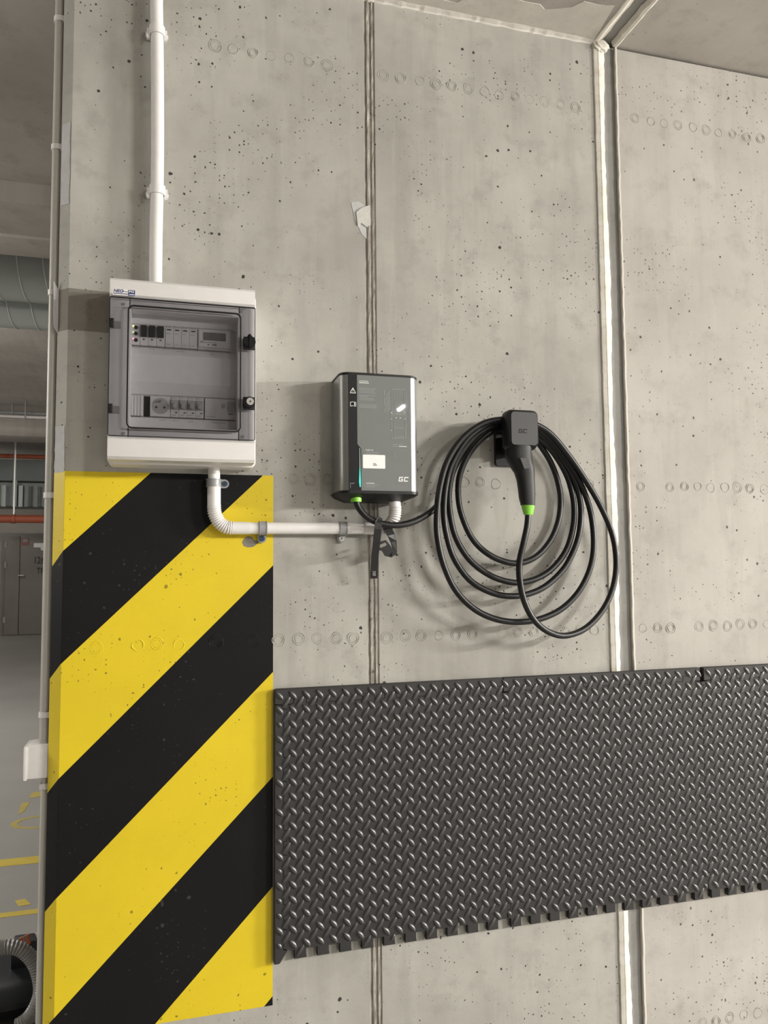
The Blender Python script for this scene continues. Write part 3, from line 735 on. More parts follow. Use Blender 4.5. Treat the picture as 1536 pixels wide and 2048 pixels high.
for u, v in ((247, 605), (484, 620), (247, 865), (486, 872)):
    p = at(u, v, BY); prism('cover_screw', circle(p.x, p.z, .0032, 12), -.107, -.1088, DEVD, db)
# sticker NEO / IP65
sy = BY - .0002; sx0, sz0 = X(226, 588, BY), Z(226, 588, BY) 
st = box('brand_sticker', sx0 - .001, sx0 + .047, sy - .0002, sy + .0004, sz0 - .0015, sz0 + .0125, WBOX, db)
text('sticker_text', 'NEO', .0095, (sx0 + .0005, sy - .0003, sz0 + .0050), BLUE, st, shear=.25, bold=.035, sx=1.05)
box('sticker_line', sx0 + .0185, sx0 + .031, sy - .0005, sy - .0001, sz0 + .0068, sz0 + .0080, BLUE, st)
box('sticker_line', sx0 + .0005, sx0 + .031, sy - .0005, sy - .0001, sz0 + .0012, sz0 + .0030, BLUE, st)
box('sticker_block', sx0 + .032, sx0 + .0465, sy - .0005, sy - .0001, sz0 - .0010, sz0 + .0120, BLUE, st)
text('sticker_text', 'IP65', .0072, (sx0 + .0328, sy - .0006, sz0 + .0060), PRINT, st, bold=.012, sx=.93)
box('sticker_line', sx0 + .034, sx0 + .0455, sy - .0008, sy - .0004, sz0 + .0010, sz0 + .0026, PRINT, st)

# ================================================================== LOWER CONDUIT
yl, rl = -0.024, 0.0148
lc = thing('conduit', 'white corrugated elbow conduit running from the distribution board to the charger', 'conduit', (X(428, 1056, yl), yl, Z(428, 1056, yl)))
A1 = at(428, 905, yl); B1 = at(428, 1012, yl)
tube('pipe', [A1, at(428, 975, yl)], rl * .95, WPVC, lc, 18)
tube('pipe_sleeve', [at(428, 968, yl), at(428, 1016, yl)], rl * 1.06, WPVC, lc, 18)
corrugated('elbow', [at(428, 1012, yl), at(430, 1028, yl), at(439, 1045, yl), at(452, 1054, yl), at(464, 1056, yl)], rl * 1.06, .0013, .0050, WPVC, lc, 20)
tube('pipe_sleeve', [at(461, 1056, yl), at(500, 1056.5, yl)], rl * 1.03, WPVC, lc, 18)
tube('pipe', [at(498, 1056.5, yl), at(738, 1057, yl)], rl * .96, WPVC, lc, 18)
tube('pipe_sleeve', [at(728, 1057, yl), at(754, 1057.5, yl)], rl * 1.03, WPVC, lc, 18)
corrugated('elbow', [at(750, 1057.5, yl), at(764, 1057, -.028), at(778, 1050, -.036), at(788, 1036, -.044), at(790.5, 1020, -.047), at(790, 1012, -.048)], rl * 1.02, .0013, .0050, WPVC, lc, 20)
tube('pipe_sleeve', [at(790, 1014, -.048), at(788.5, 985, -.050)], rl * 1.0, WPVC, lc, 18)
def pclamp(parent, c, axis, r, lug, screwmat):
    """P-clamp: band round the pipe (axis 'x' or 'z'), one lug with a screw at offset lug"""
    bm = bmesh.new(); n = 22; A = []; wd = .0185
    for i in range(n):
        a = 2 * math.pi * i / n; row = []
        for q, t_ in ((r + .0003, -wd / 2), (r + .003, -wd / 2), (r + .003, -wd / 2 + .002), (r + .002, -wd / 2 + .0025), (r + .002, wd / 2 - .0025), (r + .003, wd / 2 - .002), (r + .003, wd / 2), (r + .0003, wd / 2)):
            p = (t_, q * math.cos(a), q * math.sin(a)) if axis == 'x' else (q * math.cos(a), q * math.sin(a), t_)
            row.append(bm.verts.new((c[0] + p[0], c[1] + p[1], c[2] + p[2])))
        A.append(row)
    for i in range(n):
        for k in range(8): bm.faces.new((A[i][k], A[i][(k + 1) % 8], A[(i + 1) % n][(k + 1) % 8], A[(i + 1) % n][k]))
    lx_, lz_ = lug; hw = .0105
    e = []
    for i in range(13):
        a = math.pi * i / 12
        if axis == 'x': e.append((c[0] + hw * math.cos(a), c[2] + lz_ - hw * math.sin(a)))
        else: e.append((c[0] + lx_ + hw * math.sin(a), c[2] + hw * math.cos(a)))
    if axis == 'x': e += [(c[0] - hw, c[2] - r * .6), (c[0] + hw, c[2] - r * .6)]
    else: e += [(c[0] + r * .6, c[2] - hw), (c[0] + r * .6, c[2] + hw)]
    add_prism(bm, e, -.001, -.010)
    q = obj('clamp', bm, GCLAMP, parent, smooth=True)
    sxc, szc = c[0] + lx_, c[2] + lz_
    prism('screw', circle(sxc, szc, .0068, 16), -.0095, -.0125, screwmat, q, bev=.001)
    bm = bmesh.new(); strip(bm, (sxc - .004, szc - .002), (sxc + .004, szc + .002), .0014, -.0125); strip(bm, (sxc - .002, szc + .004), (sxc + .002, szc - .004), .0014, -.0125); obj('screw_slot', bm, PRINTD, q)
    return q
pclamp(lc, at(427, 966, yl), 'z', rl * 1.0, (.0270, 0), DARKBLUE)
pclamp(lc, at(525.5, 1056.5, yl), 'x', rl * 1.0, (0, -.0245), DARKBLUE)
pclamp(lc, at(685.5, 1057, yl), 'x', rl * 1.0, (0, -.0245), STEEL)

# ================================================================== CHARGER
YF = -0.105
hx0, hx1 = 0.3945, 0.5915; hz0, hz1 = 1.5275, 1.8115
ch = thing('charger', 'grey wall mounted electric vehicle charger with black side stripe and green gland', 'charger', ((hx0 + hx1) / 2, 0, hz0))
def outline(x0, x1, yb, yf, r, n=8):
    out = [(x0, yb)]
    for i in range(n + 1):
        a = R(180 + 90 * i / n); out.append((x0 + r + r * math.cos(a), yf + r + r * math.sin(a)))
    for i in range(n + 1):
        a = R(270 + 90 * i / n); out.append((x1 - r + r * math.cos(a), yf + r + r * math.sin(a)))
    out.append((x1, yb)); return out
prism('shell', outline(hx0, hx1, -.012, YF, .024), hz0, hz1, SHELL, ch, 'z', smooth=True)
loft('top_cap', [[(x, y, hz1 - .001) for x, y in outline(hx0 - .0012, hx1 + .0012, -.008, YF - .0012, .025)], [(x, y, hz1 + .0035) for x, y in outline(hx0 - .0012, hx1 + .0012, -.008, YF - .0012, .025)], [(x, y, hz1 + .006) for x, y in outline(hx0 + .002, hx1 - .002, -.008, YF + .003, .022)]], BLACKP, ch)
loft('bottom_cap', [[(x, y, hz0 + .003) for x, y in outline(hx0 - .0015, hx1 + .0015, -.004, YF - .0015, .025)], [(x, y, hz0 - .004) for x, y in outline(hx0 - .0015, hx1 + .0015, -.004, YF - .0015, .025)], [(x, y, hz0 - .009) for x, y in outline(hx0 + .004, hx1 - .004, -.004, YF + .012, .024)], [(x, y, hz0 - .019) for x, y in outline(hx0 + .030, hx1 - .030, -.003, -.060, .014)]], BLACKP, ch)
box('back_plate', hx0 + .02, hx1 - .02, -.014, 0, hz0 + .02, hz1 - .02, BLACKP, ch)
def F(u, v): return (X(u, v, YF), Z(u, v, YF))
yp = YF + .0002
pl = [F(714.5, 746.5), F(819, 757)]
px0 = F(714.5, 860)[0]; pxr = F(822, 860)[0]; pxl = F(722.5, 940)[0]; zst = F(715, 888)[1]; zsb = F(722, 897)[1]
prism('front_panel', [(px0, hz1 - .001), (px0, zst), (pxl, zsb), (pxl, hz0 + .001), (pxr, hz0 + .001), (pxr, hz1 - .001)], yp, yp - .0012, PANEL, ch)
dx0 = F(696.5, 860)[0]
prism('dark_stripe', [(dx0, hz1 - .001), (px0, hz1 - .001), (px0, zst), (pxl, zsb), (pxl, hz0 + .001), (dx0, hz0 + .001)], yp, yp - .0009, BLACKG, ch)
ypp = yp - .0013
# status light
lxc = F(719.5, 935)[0]; a0, a1, a2 = F(719, 896)[1], F(719, 936)[1], F(719, 974)[1]
prism('status_light', [(lxc - .0008, a1), (lxc + .0010, a1), (lxc + .0022, a2 + .012), (lxc + .0018, a2), (lxc - .0008, a2), (lxc - .0024, a2 + .012)], ypp, ypp - .0006, LED, ch)
prism('status_light', [(lxc - .0006, a0), (lxc + .0006, a0), (lxc + .0010, a1), (lxc - .0008, a1)], ypp, ypp - .0006, LEDW, ch)
# white printed icons
bm = bmesh.new(); tx, tz = F(705.5, 776)[0], F(705.5, 786)[1]
for a, b_ in (((tx - .0068, tz), (tx + .0068, tz)), ((tx + .0068, tz), (tx, tz + .0125)), ((tx, tz + .0125), (tx - .0068, tz))): strip(bm, a, b_, .0014, ypp)
strip(bm, (tx, tz + .0095), (tx, tz + .0045), .0011, ypp); strip(bm, (tx, tz + .0034), (tx, tz + .0022), .0011, ypp)
obj('warning_icon', bm, PRINT, ch)
bm = bmesh.new(); bx_, bz_ = F(706, 808)[0], F(706, 808)[1]
for s in (-1, 1):
    q = [(bx_, bz_ - .0042), (bx_ + s * .0068, bz_ - .0055), (bx_ + s * .0068, bz_ + .0040), (bx_, bz_ + .0050)]
    for a, b_ in zip(q, q[1:] + q[:1]): strip(bm, a, b_, .0011, ypp)
strip(bm, (bx_ + .0035, bz_ - .003), (bx_ + .0035, bz_ + .003), .0018, ypp)
obj('manual_icon', bm, PRINT, ch)
# small print: lines of tiny text
def zF(k, X_, Y_): return F(650 + X_ / 6.4, 720 + Y_ / 6.4)
bm = bmesh.new()
def tl(a, b_, y_, wd=.0011, dy=0):
    p, q = zF(0, a, y_), zF(0, b_, y_); strip(bm, p, (q[0], p[1]), wd, ypp)
tl(435, 550, 268); tl(435, 560, 290, .0016)
obj('headline_print', bm, PRINT, ch); bm = bmesh.new()
for a, b_, y_ in ((435, 655, 360), (435, 630, 378), (435, 625, 396), (440, 648, 415), (440, 640, 450), (440, 545, 468), (440, 625, 488), (440, 635, 506), (440, 655, 570), (440, 660, 588), (440, 660, 604), (520, 695, 1178), (520, 680, 1200), (525, 690, 1600), (525, 640, 1622), (865, 1000, 1080), (860, 930, 1104)): tl(a, b_, y_, .0009)
for xx, ya, yb in ((452, 690, 775), (500, 1145, 1200), (503, 1570, 1630), (868, 1175, 1270), (888, 1175, 1270), (1068, 640, 820)): strip(bm, zF(0, xx, ya), zF(0, xx, yb), .0007, ypp)
obj('small_print', bm, PRINTG, ch)
bm = bmesh.new(); tl(945, 1045, 1106, .0014); obj('bold_print', bm, PRINT, ch)
p = zF(0, 520, 1160); text('panel_text', 'START UP', .0042, (p[0], ypp - .0001, p[1]), PRINT, ch, bold=.01)
p = zF(0, 525, 1584); text('panel_text', 'CHARGING', .0040, (p[0], ypp - .0001, p[1]), PRINT, ch, bold=.01)
p = zF(0, 332, 1585); text('panel_text', 'RESET', .0036, (p[0], ypp - .0001, p[1]), PRINTG, ch)
bm = bmesh.new(); strip(bm, zF(0, 322, 1570), zF(0, 322, 1640), .0008, ypp); obj('reset_mark', bm, PRINTG, ch)
# wiring drawing on the panel
bm = bmesh.new()
def zl(a, b_, wd=.0008): strip(bm, zF(0, *a), zF(0, *b_), wd, ypp)
for q in ([(850, 375), (1030, 382), (1032, 660), (855, 660)], [(885, 870), (1022, 872), (1024, 985), (888, 985)], [(848, 700), (1028, 705), (1032, 1000), (852, 1005)]):
    for a, b_ in zip(q, q[1:] + q[:1]): zl(a, b_)
zl((878, 385), (880, 540)); zl((880, 540), (892, 560)); zl((892, 560), (893, 660)); zl((1010, 400), (1012, 650)); zl((885, 705), (888, 870))
for k in range(8): zl((778, 450 + 32 * k), (835, 398 + 32 * k), .0010)
for k in range(6): zl((870 + 26 * k, 690), (890 + 26 * k, 668), .0010)
zl((845, 662), (1030, 664)); zl((845, 690), (1030, 692)); zl((757, 385), (757, 450), .0012); zl((760, 480), (762, 590), .0015); zl((762, 610), (763, 672), .0012)
obj('wiring_drawing', bm, PRINTG, ch)
bm = bmesh.new()
for xx, yy in ((910, 740), (963, 742), (850, 675), (1020, 675), (1000, 645), (1024, 755), (848, 755), (848, 900)):
    p = zF(0, xx, yy); add_prism(bm, circle(p[0], p[1], .0013, 8), ypp, ypp - .0003)
obj('drawing_dots', bm, PRINT, ch)
p = F(796.5, 963); gc_logo('maker_logo', p[0], p[1], .0112, ypp, PRINT, ch, t=.21)
a, b_ = F(725.5, 936.5), F(770, 910.5)
stk = prism('white_sticker', rrect(a[0], b_[0], a[1], b_[1], .0022), ypp, ypp - .0005, STICK, ch)
bm = bmesh.new()
for wd, z in ((.009, .0095), (.007, .0120), (.010, .0073)):
    x0_ = a[0] + .0315 - .006; strip(bm, (x0_, a[1] + z), (x0_ + wd, a[1] + z), .0011, ypp - .0005)
obj('sticker_print', bm, PRINTD, stk)
# green cable gland, bottom logo and label
g0 = Vector((X(712, 997, -.072), -.072, hz0 - .012))
def ring_z(name, c, r0, r1, z0, z1, mat, parent, n=28):
    bm = bmesh.new(); A = []
    for i in range(n):
        a = 2 * math.pi * i / n; A.append([bm.verts.new((c.x + q * math.cos(a), c.y + q * math.sin(a), z)) for q, z in ((r0, z1), (r1, z1), (r1, z0), (r0, z0))])
    for i in range(n):
        for k in range(4): bm.faces.new((A[i][k], A[i][(k + 1) % 4], A[(i + 1) % n][(k + 1) % 4], A[(i + 1) % n][k]))
    return obj(name, bm, mat, parent, smooth=True)
ring_z('cable_gland', g0, .0092, .0135, hz0 - .022, hz0 - .002, GREEN, ch)
box('rating_label', X(728, 1005), X(765, 1005), -.052, -.044, hz0 - .0186, hz0 - .0150, BLACKG, ch)

# ================================================================== CABLE HOLDER
YH = -0.125
ho = thing('cable_holder', 'black wall mounted plug holder carrying the coiled charging cable', 'cable holder', (0.87, 0, 1.61))
hl, hr = X(1010, 860, -.105), X(1078, 880, YH); ht, hb = Z(1045, 819, -.115), Z(1045, 893, YH)
hl2 = X(1021, 850, YH)
plx0 = X(988, 900, 0); plz0 = Z(1000, 933, 0)
prism('wall_plate', rrect(plx0, plx0 + .086, plz0, plz0 + .128, .007), 0, -.012, BLACKP, ho, bev=.003)
prism('neck', rrect(plx0 + .012, plx0 + .072, plz0 + .030, plz0 + .078, .010), -.010, -.085, BLACKP, ho)
def sect(x0, x1, z0, z1, r, y): return [(p[0], y, p[1]) for p in rrect(x0, x1, z0, z1, r, 5)]
hx_l, hx_r = hl2 - .0045, hr + .002
loft('head', [sect(hx_l + .004, hx_r - .003, hb + .002, ht - .004, .012, -.076), sect(hx_l, hx_r, hb - .006, ht, .015, -.084), sect(hx_l, hx_r, hb - .006, ht, .015, -.108), sect(hx_l + .004, hx_r - .001, hb - .001, ht - .003, .014, -.119), sect(hl2 + .003, hr - .006, hb + .005, ht - .010, .010, YH)], BLACKP, ho)
prism('face_panel', rrect(hl2 + .002, hr - .005, hb + .004, ht - .009, .009), YH + .0015, YH - .0012, HEAD, ho, bev=.001)
p = (X(1038, 864, YH), Z(1038, 866, YH)); gc_logo('maker_logo', p[0] - .002, p[1], .0105, YH - .0012, BLACKG, ho, t=.19)

# ================================================================== CHARGING CABLE WITH PLUG
cc = thing('charging_cable', 'black charging cable coiled in loops with a green collared plug', 'charging cable', (0.9, 0, 1.1))
def zc_(pts, y0=None):
    out = []
    for q in pts:
        a, b_, y = q
        out.append(tuple(at(840 + a / 3.491, 800 + b_ / 3.491, y)))
    return out
path = [(g0.x, g0.y, hz0 + .002), (g0.x + .001, g0.y, hz0 - .022)]
path += [tuple(at(u, v, y)) for u, v, y in ((722, 1022, -.072), (740, 1038, -.071), (766, 1048, -.070), (800, 1050, -.066), (835, 1040, -.058), (866, 1020, -.048))]
# up behind the left strands, over the neck, then four loops clockwise and the tail
path += zc_([(150, 690, -.028), (205, 560, -.020), (270, 420, -.020), (380, 270, -.022), (520, 175, -.024), (640, 150, -.026), (760, 210, -.026)])
path += zc_([(835, 310, -.022), (910, 430, -.018), (960, 560, -.018), (982, 700, -.020), (965, 850, -.022), (905, 990, -.026), (800, 1100, -.032), (660, 1140, -.036), (500, 1090, -.036), (370, 975, -.034), (290, 800, -.032), (266, 640, -.032), (285, 500, -.034), (360, 350, -.036), (470, 240, -.040), (580, 190, -.042), (700, 190, -.042)])
path += zc_([(840, 275, -.036), (940, 380, -.030), (1030, 540, -.028), (1072, 710, -.028), (1070, 880, -.030), (1020, 1050, -.034), (920, 1180, -.040), (800, 1252, -.046), (660, 1275, -.050), (500, 1230, -.050), (350, 1120, -.048), (250, 960, -.046), (208, 780, -.044), (205, 620, -.045), (245, 450, -.048), (340, 300, -.052), (460, 205, -.055), (580, 165, -.056), (700, 170, -.055)])
path += zc_([(840, 240, -.048), (950, 350, -.040), (1060, 520, -.036), (1115, 690, -.034), (1122, 850, -.036), (1090, 1010, -.040), (1010, 1170, -.046), (890, 1290, -.054), (770, 1350, -.060), (640, 1370, -.064), (500, 1345, -.064), (350, 1260, -.062), (240, 1110, -.060), (185, 940, -.058), (166, 780, -.058), (180, 600, -.060), (225, 440, -.062), (330, 275, -.066), (460, 178, -.068), (580, 145, -.069), (700, 150, -.068)])
path += zc_([(830, 205, -.060), (960, 330, -.050), (1090, 520, -.044), (1180, 740, -.042), (1212, 960, -.044), (1195, 1150, -.048), (1120, 1320, -.054), (1000, 1450, -.060), (850, 1525, -.066), (690, 1550, -.070), (530, 1530, -.072), (380, 1460, -.072), (250, 1330, -.072), (165, 1150, -.070), (122, 960, -.070), (118, 790, -.070), (140, 600, -.072), (195, 420, -.074), (300, 265, -.077), (440, 165, -.079), (580, 135, -.080), (710, 140, -.079)])
path += zc_([(835, 185, -.074), (930, 255, -.070), (1040, 390, -.064), (1150, 550, -.058), (1260, 740, -.054), (1340, 930, -.052), (1370, 1120, -.054), (1350, 1300, -.058), (1280, 1460, -.066), (1160, 1590, -.076), (1020, 1645, -.086), (900, 1620, -.096), (800, 1540, -.104), (730, 1410, -.108), (697, 1260, -.110), (695, 1130, -.110), (725, 990, -.110), (748, 880, -.108), (755, 790, -.106), (752, 760, -.105)])
sp_pts = spline(path, 6)
tube('cable', sp_pts, .0080, CABLE, cc, 12)
# plug handle: sections given in pixels of the axis, half width and depth
def ell(u, v, y, hw, hd, tilt=0.0, n=22, sq=2.6):
    c = at(u, v, y); out = []
    for i in range(n):
        a = 2 * math.pi * i / n; ca, sa = math.cos(a), math.sin(a)
        px = math.copysign(abs(ca) ** (2 / sq), ca) * hw; py = math.copysign(abs(sa) ** (2 / sq), sa) * hd
        out.append((c.x + px, c.y + py, c.z + px * tilt))
    return out
K = 1.115e-3
hs = [(1040, 882, -.098, 27, 24), (1037, 898, -.098, 29, 25), (1036.5, 912, -.099, 30, 26), (1040, 925, -.101, 28.5, 25), (1045, 936, -.102, 26, 23), (1049, 947, -.103, 22.5, 20), (1051, 960, -.104, 20, 18), (1053, 978, -.105, 19, 17), (1054, 996, -.105, 18, 16), (1055.5, 1011, -.105, 15.5, 14.5)]
loft('plug_handle', [ell(u, v, y, hw * K, hd * K, -.05) for u, v, y, hw, hd in hs], BLACKM, cc)
loft('plug_collar', [ell(u, v, -.105, hw * K, hw * K * .95, 0, 22, 2.2) for u, v, hw in ((1055.8, 1010, 15.2), (1056, 1014, 14.8), (1056.5, 1028, 10.8), (1056.5, 1030, 9.5))], GREEN, cc)
yb = -.1325
bm = bmesh.new(); q = [at(u, v, yb) for u, v in ((1040, 916), (1058, 916), (1062, 936), (1048, 938))]
fa, fb = add_prism(bm, round_poly([(p.x, p.z) for p in q], .003, 3), yb + .012, yb); bmesh.ops.bevel(bm, geom=list(fb.edges), offset=.0012, segments=2, affect='EDGES')
obj('plug_button', bm, HEAD, cc, smooth=True)

# ================================================================== CABLE STRAP
ys = -.092
sr = thing('cable_strap', 'black hook and loop cable strap hanging from the cable below the charger', 'strap', tuple(at(757, 1050, ys)))
def band(name, pts, hw, mat, parent, th=.0014):
    """flat webbing: pts = (u, v, y), hw half width in pixels, width across the run"""
    P = [at(*q) for q in pts]; bm = bmesh.new(); rows = []
    for i, p in enumerate(P):
        t_ = (P[min(i + 1, len(P) - 1)] - P[max(i - 1, 0)]).normalized(); w_ = Vector((0, 1, 0)).cross(t_)
        if w_.length < .2: w_ = Vector((1, 0, 0))
        w_ = w_.normalized() * hw * K; n_ = t_.cross(w_).normalized() * th / 2
        rows.append([bm.verts.new(p + s) for s in (w_ + n_, -w_ + n_, -w_ - n_, w_ - n_)])
    for a, b_ in zip(rows, rows[1:]):
        for k in range(4): bm.faces.new((a[k], a[(k + 1) % 4], b_[(k + 1) % 4], b_[k]))
    bm.faces.new(rows[0]); bm.faces.new(rows[-1][::-1]); return obj(name, bm, mat, parent)
band('strap_tail', [(762, 1044, -.060), (759, 1040, -.076), (757, 1046, -.086), (756, 1058, -.088), (753, 1085, -.080), (750, 1110, -.070), (748.5, 1135, -.060), (748, 1157, -.052)], 8.2, BLACKM, sr)
# twisted end with an eyelet slot, curling back on itself
def ribbon(name, rows_px, mat, parent, th=.0013):
    bm = bmesh.new(); rows = []
    for (ua, va, ya), (ub, vb, yb_) in rows_px:
        a, b_ = at(ua, va, ya), at(ub, vb, yb_); rows.append([bm.verts.new(a), bm.verts.new(b_)])
    for a, b_ in zip(rows, rows[1:]): bm.faces.new((a[0], a[1], b_[1], b_[0]))
    bmesh.ops.recalc_face_normals(bm, faces=bm.faces); bmesh.ops.solidify(bm, geom=list(bm.faces), thickness=th)
    return obj(name, bm, mat, parent)
ribbon('strap_loop', [((764, 1048, -.052), (784, 1048, -.050)), ((768, 1062, -.050), (785, 1060, -.046)), ((775, 1072, -.052), (789, 1068, -.040)), ((781, 1085, -.058), (792.5, 1082, -.040)), ((786, 1100, -.066), (793.5, 1104, -.046)), ((782, 1112, -.074), (792, 1109, -.050))], BLACKP, sr)
bm = bmesh.new()
o_ = [at(u, v, -.070) for u, v in ((757, 1084), (772, 1080), (783, 1094), (793, 1108), (783, 1115), (770, 1112), (764, 1102), (757, 1100))]
i_ = [at(u, v, -.070) for u, v in ((759, 1090), (766, 1087), (771, 1085), (774, 1089), (771, 1092), (766, 1094), (762, 1095.5), (759, 1094))]
V0 = [bm.verts.new(p) for p in o_]; V1 = [bm.verts.new(p) for p in i_]
for k in range(8): bm.faces.new((V0[k], V0[(k + 1) % 8], V1[(k + 1) % 8], V1[k]))
bmesh.ops.recalc_face_normals(bm, faces=bm.faces); bmesh.ops.solidify(bm, geom=list(bm.faces), thickness=.0014)
obj('strap_eyelet', bm, BLACKM, sr)
p = at(745.5, 1153, -.056); gc_logo('maker_logo', p.x + .0065, p.z + .0015, .0068, -.0578, PRINTG, sr, rot=R(90), t=.2)

# ================================================================== CONDUIT AND BOX ON THE WALL'S END FACE
XE = XC - CH
ec = thing('conduit', 'thin grey conduit clipped down the end face of the concrete wall', 'conduit', (XE - .013, .05, 0.9))
ye = .052; xe = XE - .0135
jz0, jz1 = Z(80, 1551, .06), Z(80, 1484, .06)
tube('pipe', [(xe, ye, jz1 - .004), (xe, ye, CZ)], .0102, GPVC, ec, 16)
for v in (38, 295, 586, 991, 1428):
    z = Z(100, v, ye); bm = bmesh.new(); A = []; n = 14
    for i in range(n + 1):
        a = R(60 + 250 * i / n); A.append([bm.verts.new((xe + q * math.cos(a), ye + q * math.sin(a), zz)) for q, zz in ((.0104, z - .0065), (.0126, z - .0065), (.0126, z + .0065), (.0104, z + .0065))])
    for i in range(n):
        for k in range(4): bm.faces.new((A[i][k], A[i][(k + 1) % 4], A[i + 1][(k + 1) % 4], A[i + 1][k]))
    bm.faces.new(A[0]); bm.faces.new(A[-1][::-1]); add_box(bm, xe + .002, XE, ye - .0125, ye + .012, z - .0065, z + .0065)
    obj('clip', bm, WPVC, ec, smooth=True)
jb = thing('junction_box', 'small white junction box on the grey conduit at the wall end', 'junction box', (XE - .03, .06, jz0))
box('box_body', XE - .046, XE, .030, .098, jz0, jz1, WPVC, jb, .005)
box('box_lid', XE - .052, XE - .044, .026, .102, jz0 - .002, jz1 - .002, WPVC, jb, .003)
tube('cable_seal', [(xe, ye, jz1 - .002), (xe, ye, jz1 + .006)], .0125, GPVC, jb, 14)
lo = thing('conduit', 'thinner grey conduit below the small junction box', 'conduit', (XE - .010, .05, 0))
tube('pipe', [(xe + .004, ye - .004, jz0 + .004), (xe + .003, ye - .004, .75), (xe + .003, ye - .004, 0.0)], .0076, GPVC, lo, 14)
z = Z(92, 1570, ye); box('clip', xe - .006, XE, ye - .0140, ye + .004, z - .0065, z + .0065, WPVC, lo, .001)
# thin sheet metal plate on the end face
pz0, pz1 = Z(112, 666, .03), Z(112, 565, .03)
bm = bmesh.new()
q = [(XE + .0015, .0240, Z(118, 667, .024)), (X(107.5, 650, .021), .021, Z(107.5, 650, .021)), (X(107.5, 562, .021), .021, Z(107.5, 562, .021)), (XE + .0015, .0240, Z(118, 580, .024))]
a = [bm.verts.new(p) for p in q]; b_ = [bm.verts.new((p[0] - .0008, p[1] + .0012, p[2])) for p in q]
bm.faces.new(a); bm.faces.new(b_[::-1])
for k in range(4): bm.faces.new((a[k], b_[k], b_[(k + 1) % 4], a[(k + 1) % 4]))
tag(obj('metal_plate', bm, PLASTG), 'small bent sheet metal plate at the wall corner beside the conduit', 'metal plate')

# ================================================================== BACKGROUND SEEN PAST THE WALL
def duct(name, label, y, r, zc):
    t = thing(name, label, 'duct', (-1, y, zc), 'round ventilation ducts under the ceiling')
    tube('duct_pipe', [(-6, y, zc), (6, y, zc)], r, DUCT, t, 40)
    proto = None; x = -4.0
    while x < 0.6:
        if proto is None:
            pts = []
            for i in range(41):
                a = 2 * math.pi * i / 40; pts.append((x + .10 * i / 40 * 1.4, y + (r + .002) * math.cos(a), zc + (r + .002) * math.sin(a)))
            proto = tube('spiral_seam', pts, .0035, SEAMW, t, 6); x0_ = x
        else:
            o = bpy.data.objects.new('spiral_seam', proto.data); col.objects.link(o); adopt(o, t); o.location = (x - x0_, 0, 0)
        x += .14
    return t
y1 = 3.0; za, zb2 = Z(50, 493, y1 - .1), Z(50, 591, y1 - .1)
duct('ventilation_duct', 'upper grey spiral ventilation duct crossing behind the wall', y1, (za - zb2) / 2, (za + zb2) / 2)
y2 = 3.42; zb3 = Z(50, 652, y2 - .05); rr_ = .13
duct('ventilation_duct', 'lower grey spiral ventilation duct behind the upper one', y2, rr_, zb3 + rr_)
for v, lb, mt in ((826, 'dark upper conduit of the pair on the far ceiling', GCLAMP), (834, 'pale lower conduit of the pair on the far ceiling', WPVC)):
    y = 8.6 if v == 826 else 8.4; z = Z(50, v, y); t = thing('ceiling_conduit', lb, 'conduit', (-2, y, z), 'conduits on the far ceiling')
    tube('pipe', [(-6, y, z), (4, y, z)], .018, mt, t, 10)
    xk = X(51 if v == 834 else 25, v, y); box('hanger', xk - .008, xk + .008, y - .022, y + .02, z - .022, 3.42, GCLAMP, t)
t = thing('sprinkler_pipe', 'thin dark red pipe above the far rectangular duct', 'pipe', (-2.5, 11.6, Z(50, 913, 11.6)))
tube('pipe', [(-7, 11.6, Z(50, 913, 11.6)), (4, 11.6, Z(50, 913, 11.6))], .035, REDP, t, 12)
t = thing('rectangular_duct', 'large flat sheet metal duct under the far ceiling', 'duct', (-2.5, 12, 2.8))
box('duct_body', -7, 4, 11.9, 12.7, Z(50, 962, 11.9), Z(50, 920, 11.9), DUCTF, t)
t2 = thing('flanged_duct', 'lower flanged sheet metal duct with highlights painted on some vertical ribs', 'duct', (-2.5, 11.6, 2.4))
box('duct_body', -7, 4, 11.5, 12.2, Z(50, 1012, 11.5), Z(50, 966, 11.5), DUCTF, t2)
for u in (8, 30, 42, 54, 72, 90):
    x = X(u, 990, 11.48); box('flange', x - .03, x + .03, 11.44, 11.5, Z(50, 1014, 11.5), Z(50, 962 if u == 30 else 972, 11.5), DUCT if u in (42, 30, 8) else DUCTF, t2)  # lighter flanges have the highlight put into their colour
x = X(29, 990, 11.4); tube('hanger_rod', [(x, 11.4, Z(29, 1024, 11.4)), (x, 11.4, 3.42)], .012, SEAMW, t2, 8)
t = thing('sprinkler_pipe', 'thick orange red pipe crossing above the far door', 'pipe', (-2.5, 11.2, Z(50, 1038, 11.2)))
zz = Z(50, 1038, 11.2); tube('pipe', [(-7, 11.2, zz), (4, 11.2, zz)], .062, REDP, t, 16)
x = X(27, 1038, 11.2); ring = tube('pipe_clamp', [(x - .025, 11.2, zz), (x + .025, 11.2, zz)], .072, REDP, t, 16)
tube('hanger_rod', [(x, 11.2, zz + .06), (x, 11.2, 3.42)], .012, SEAMW, t, 8)
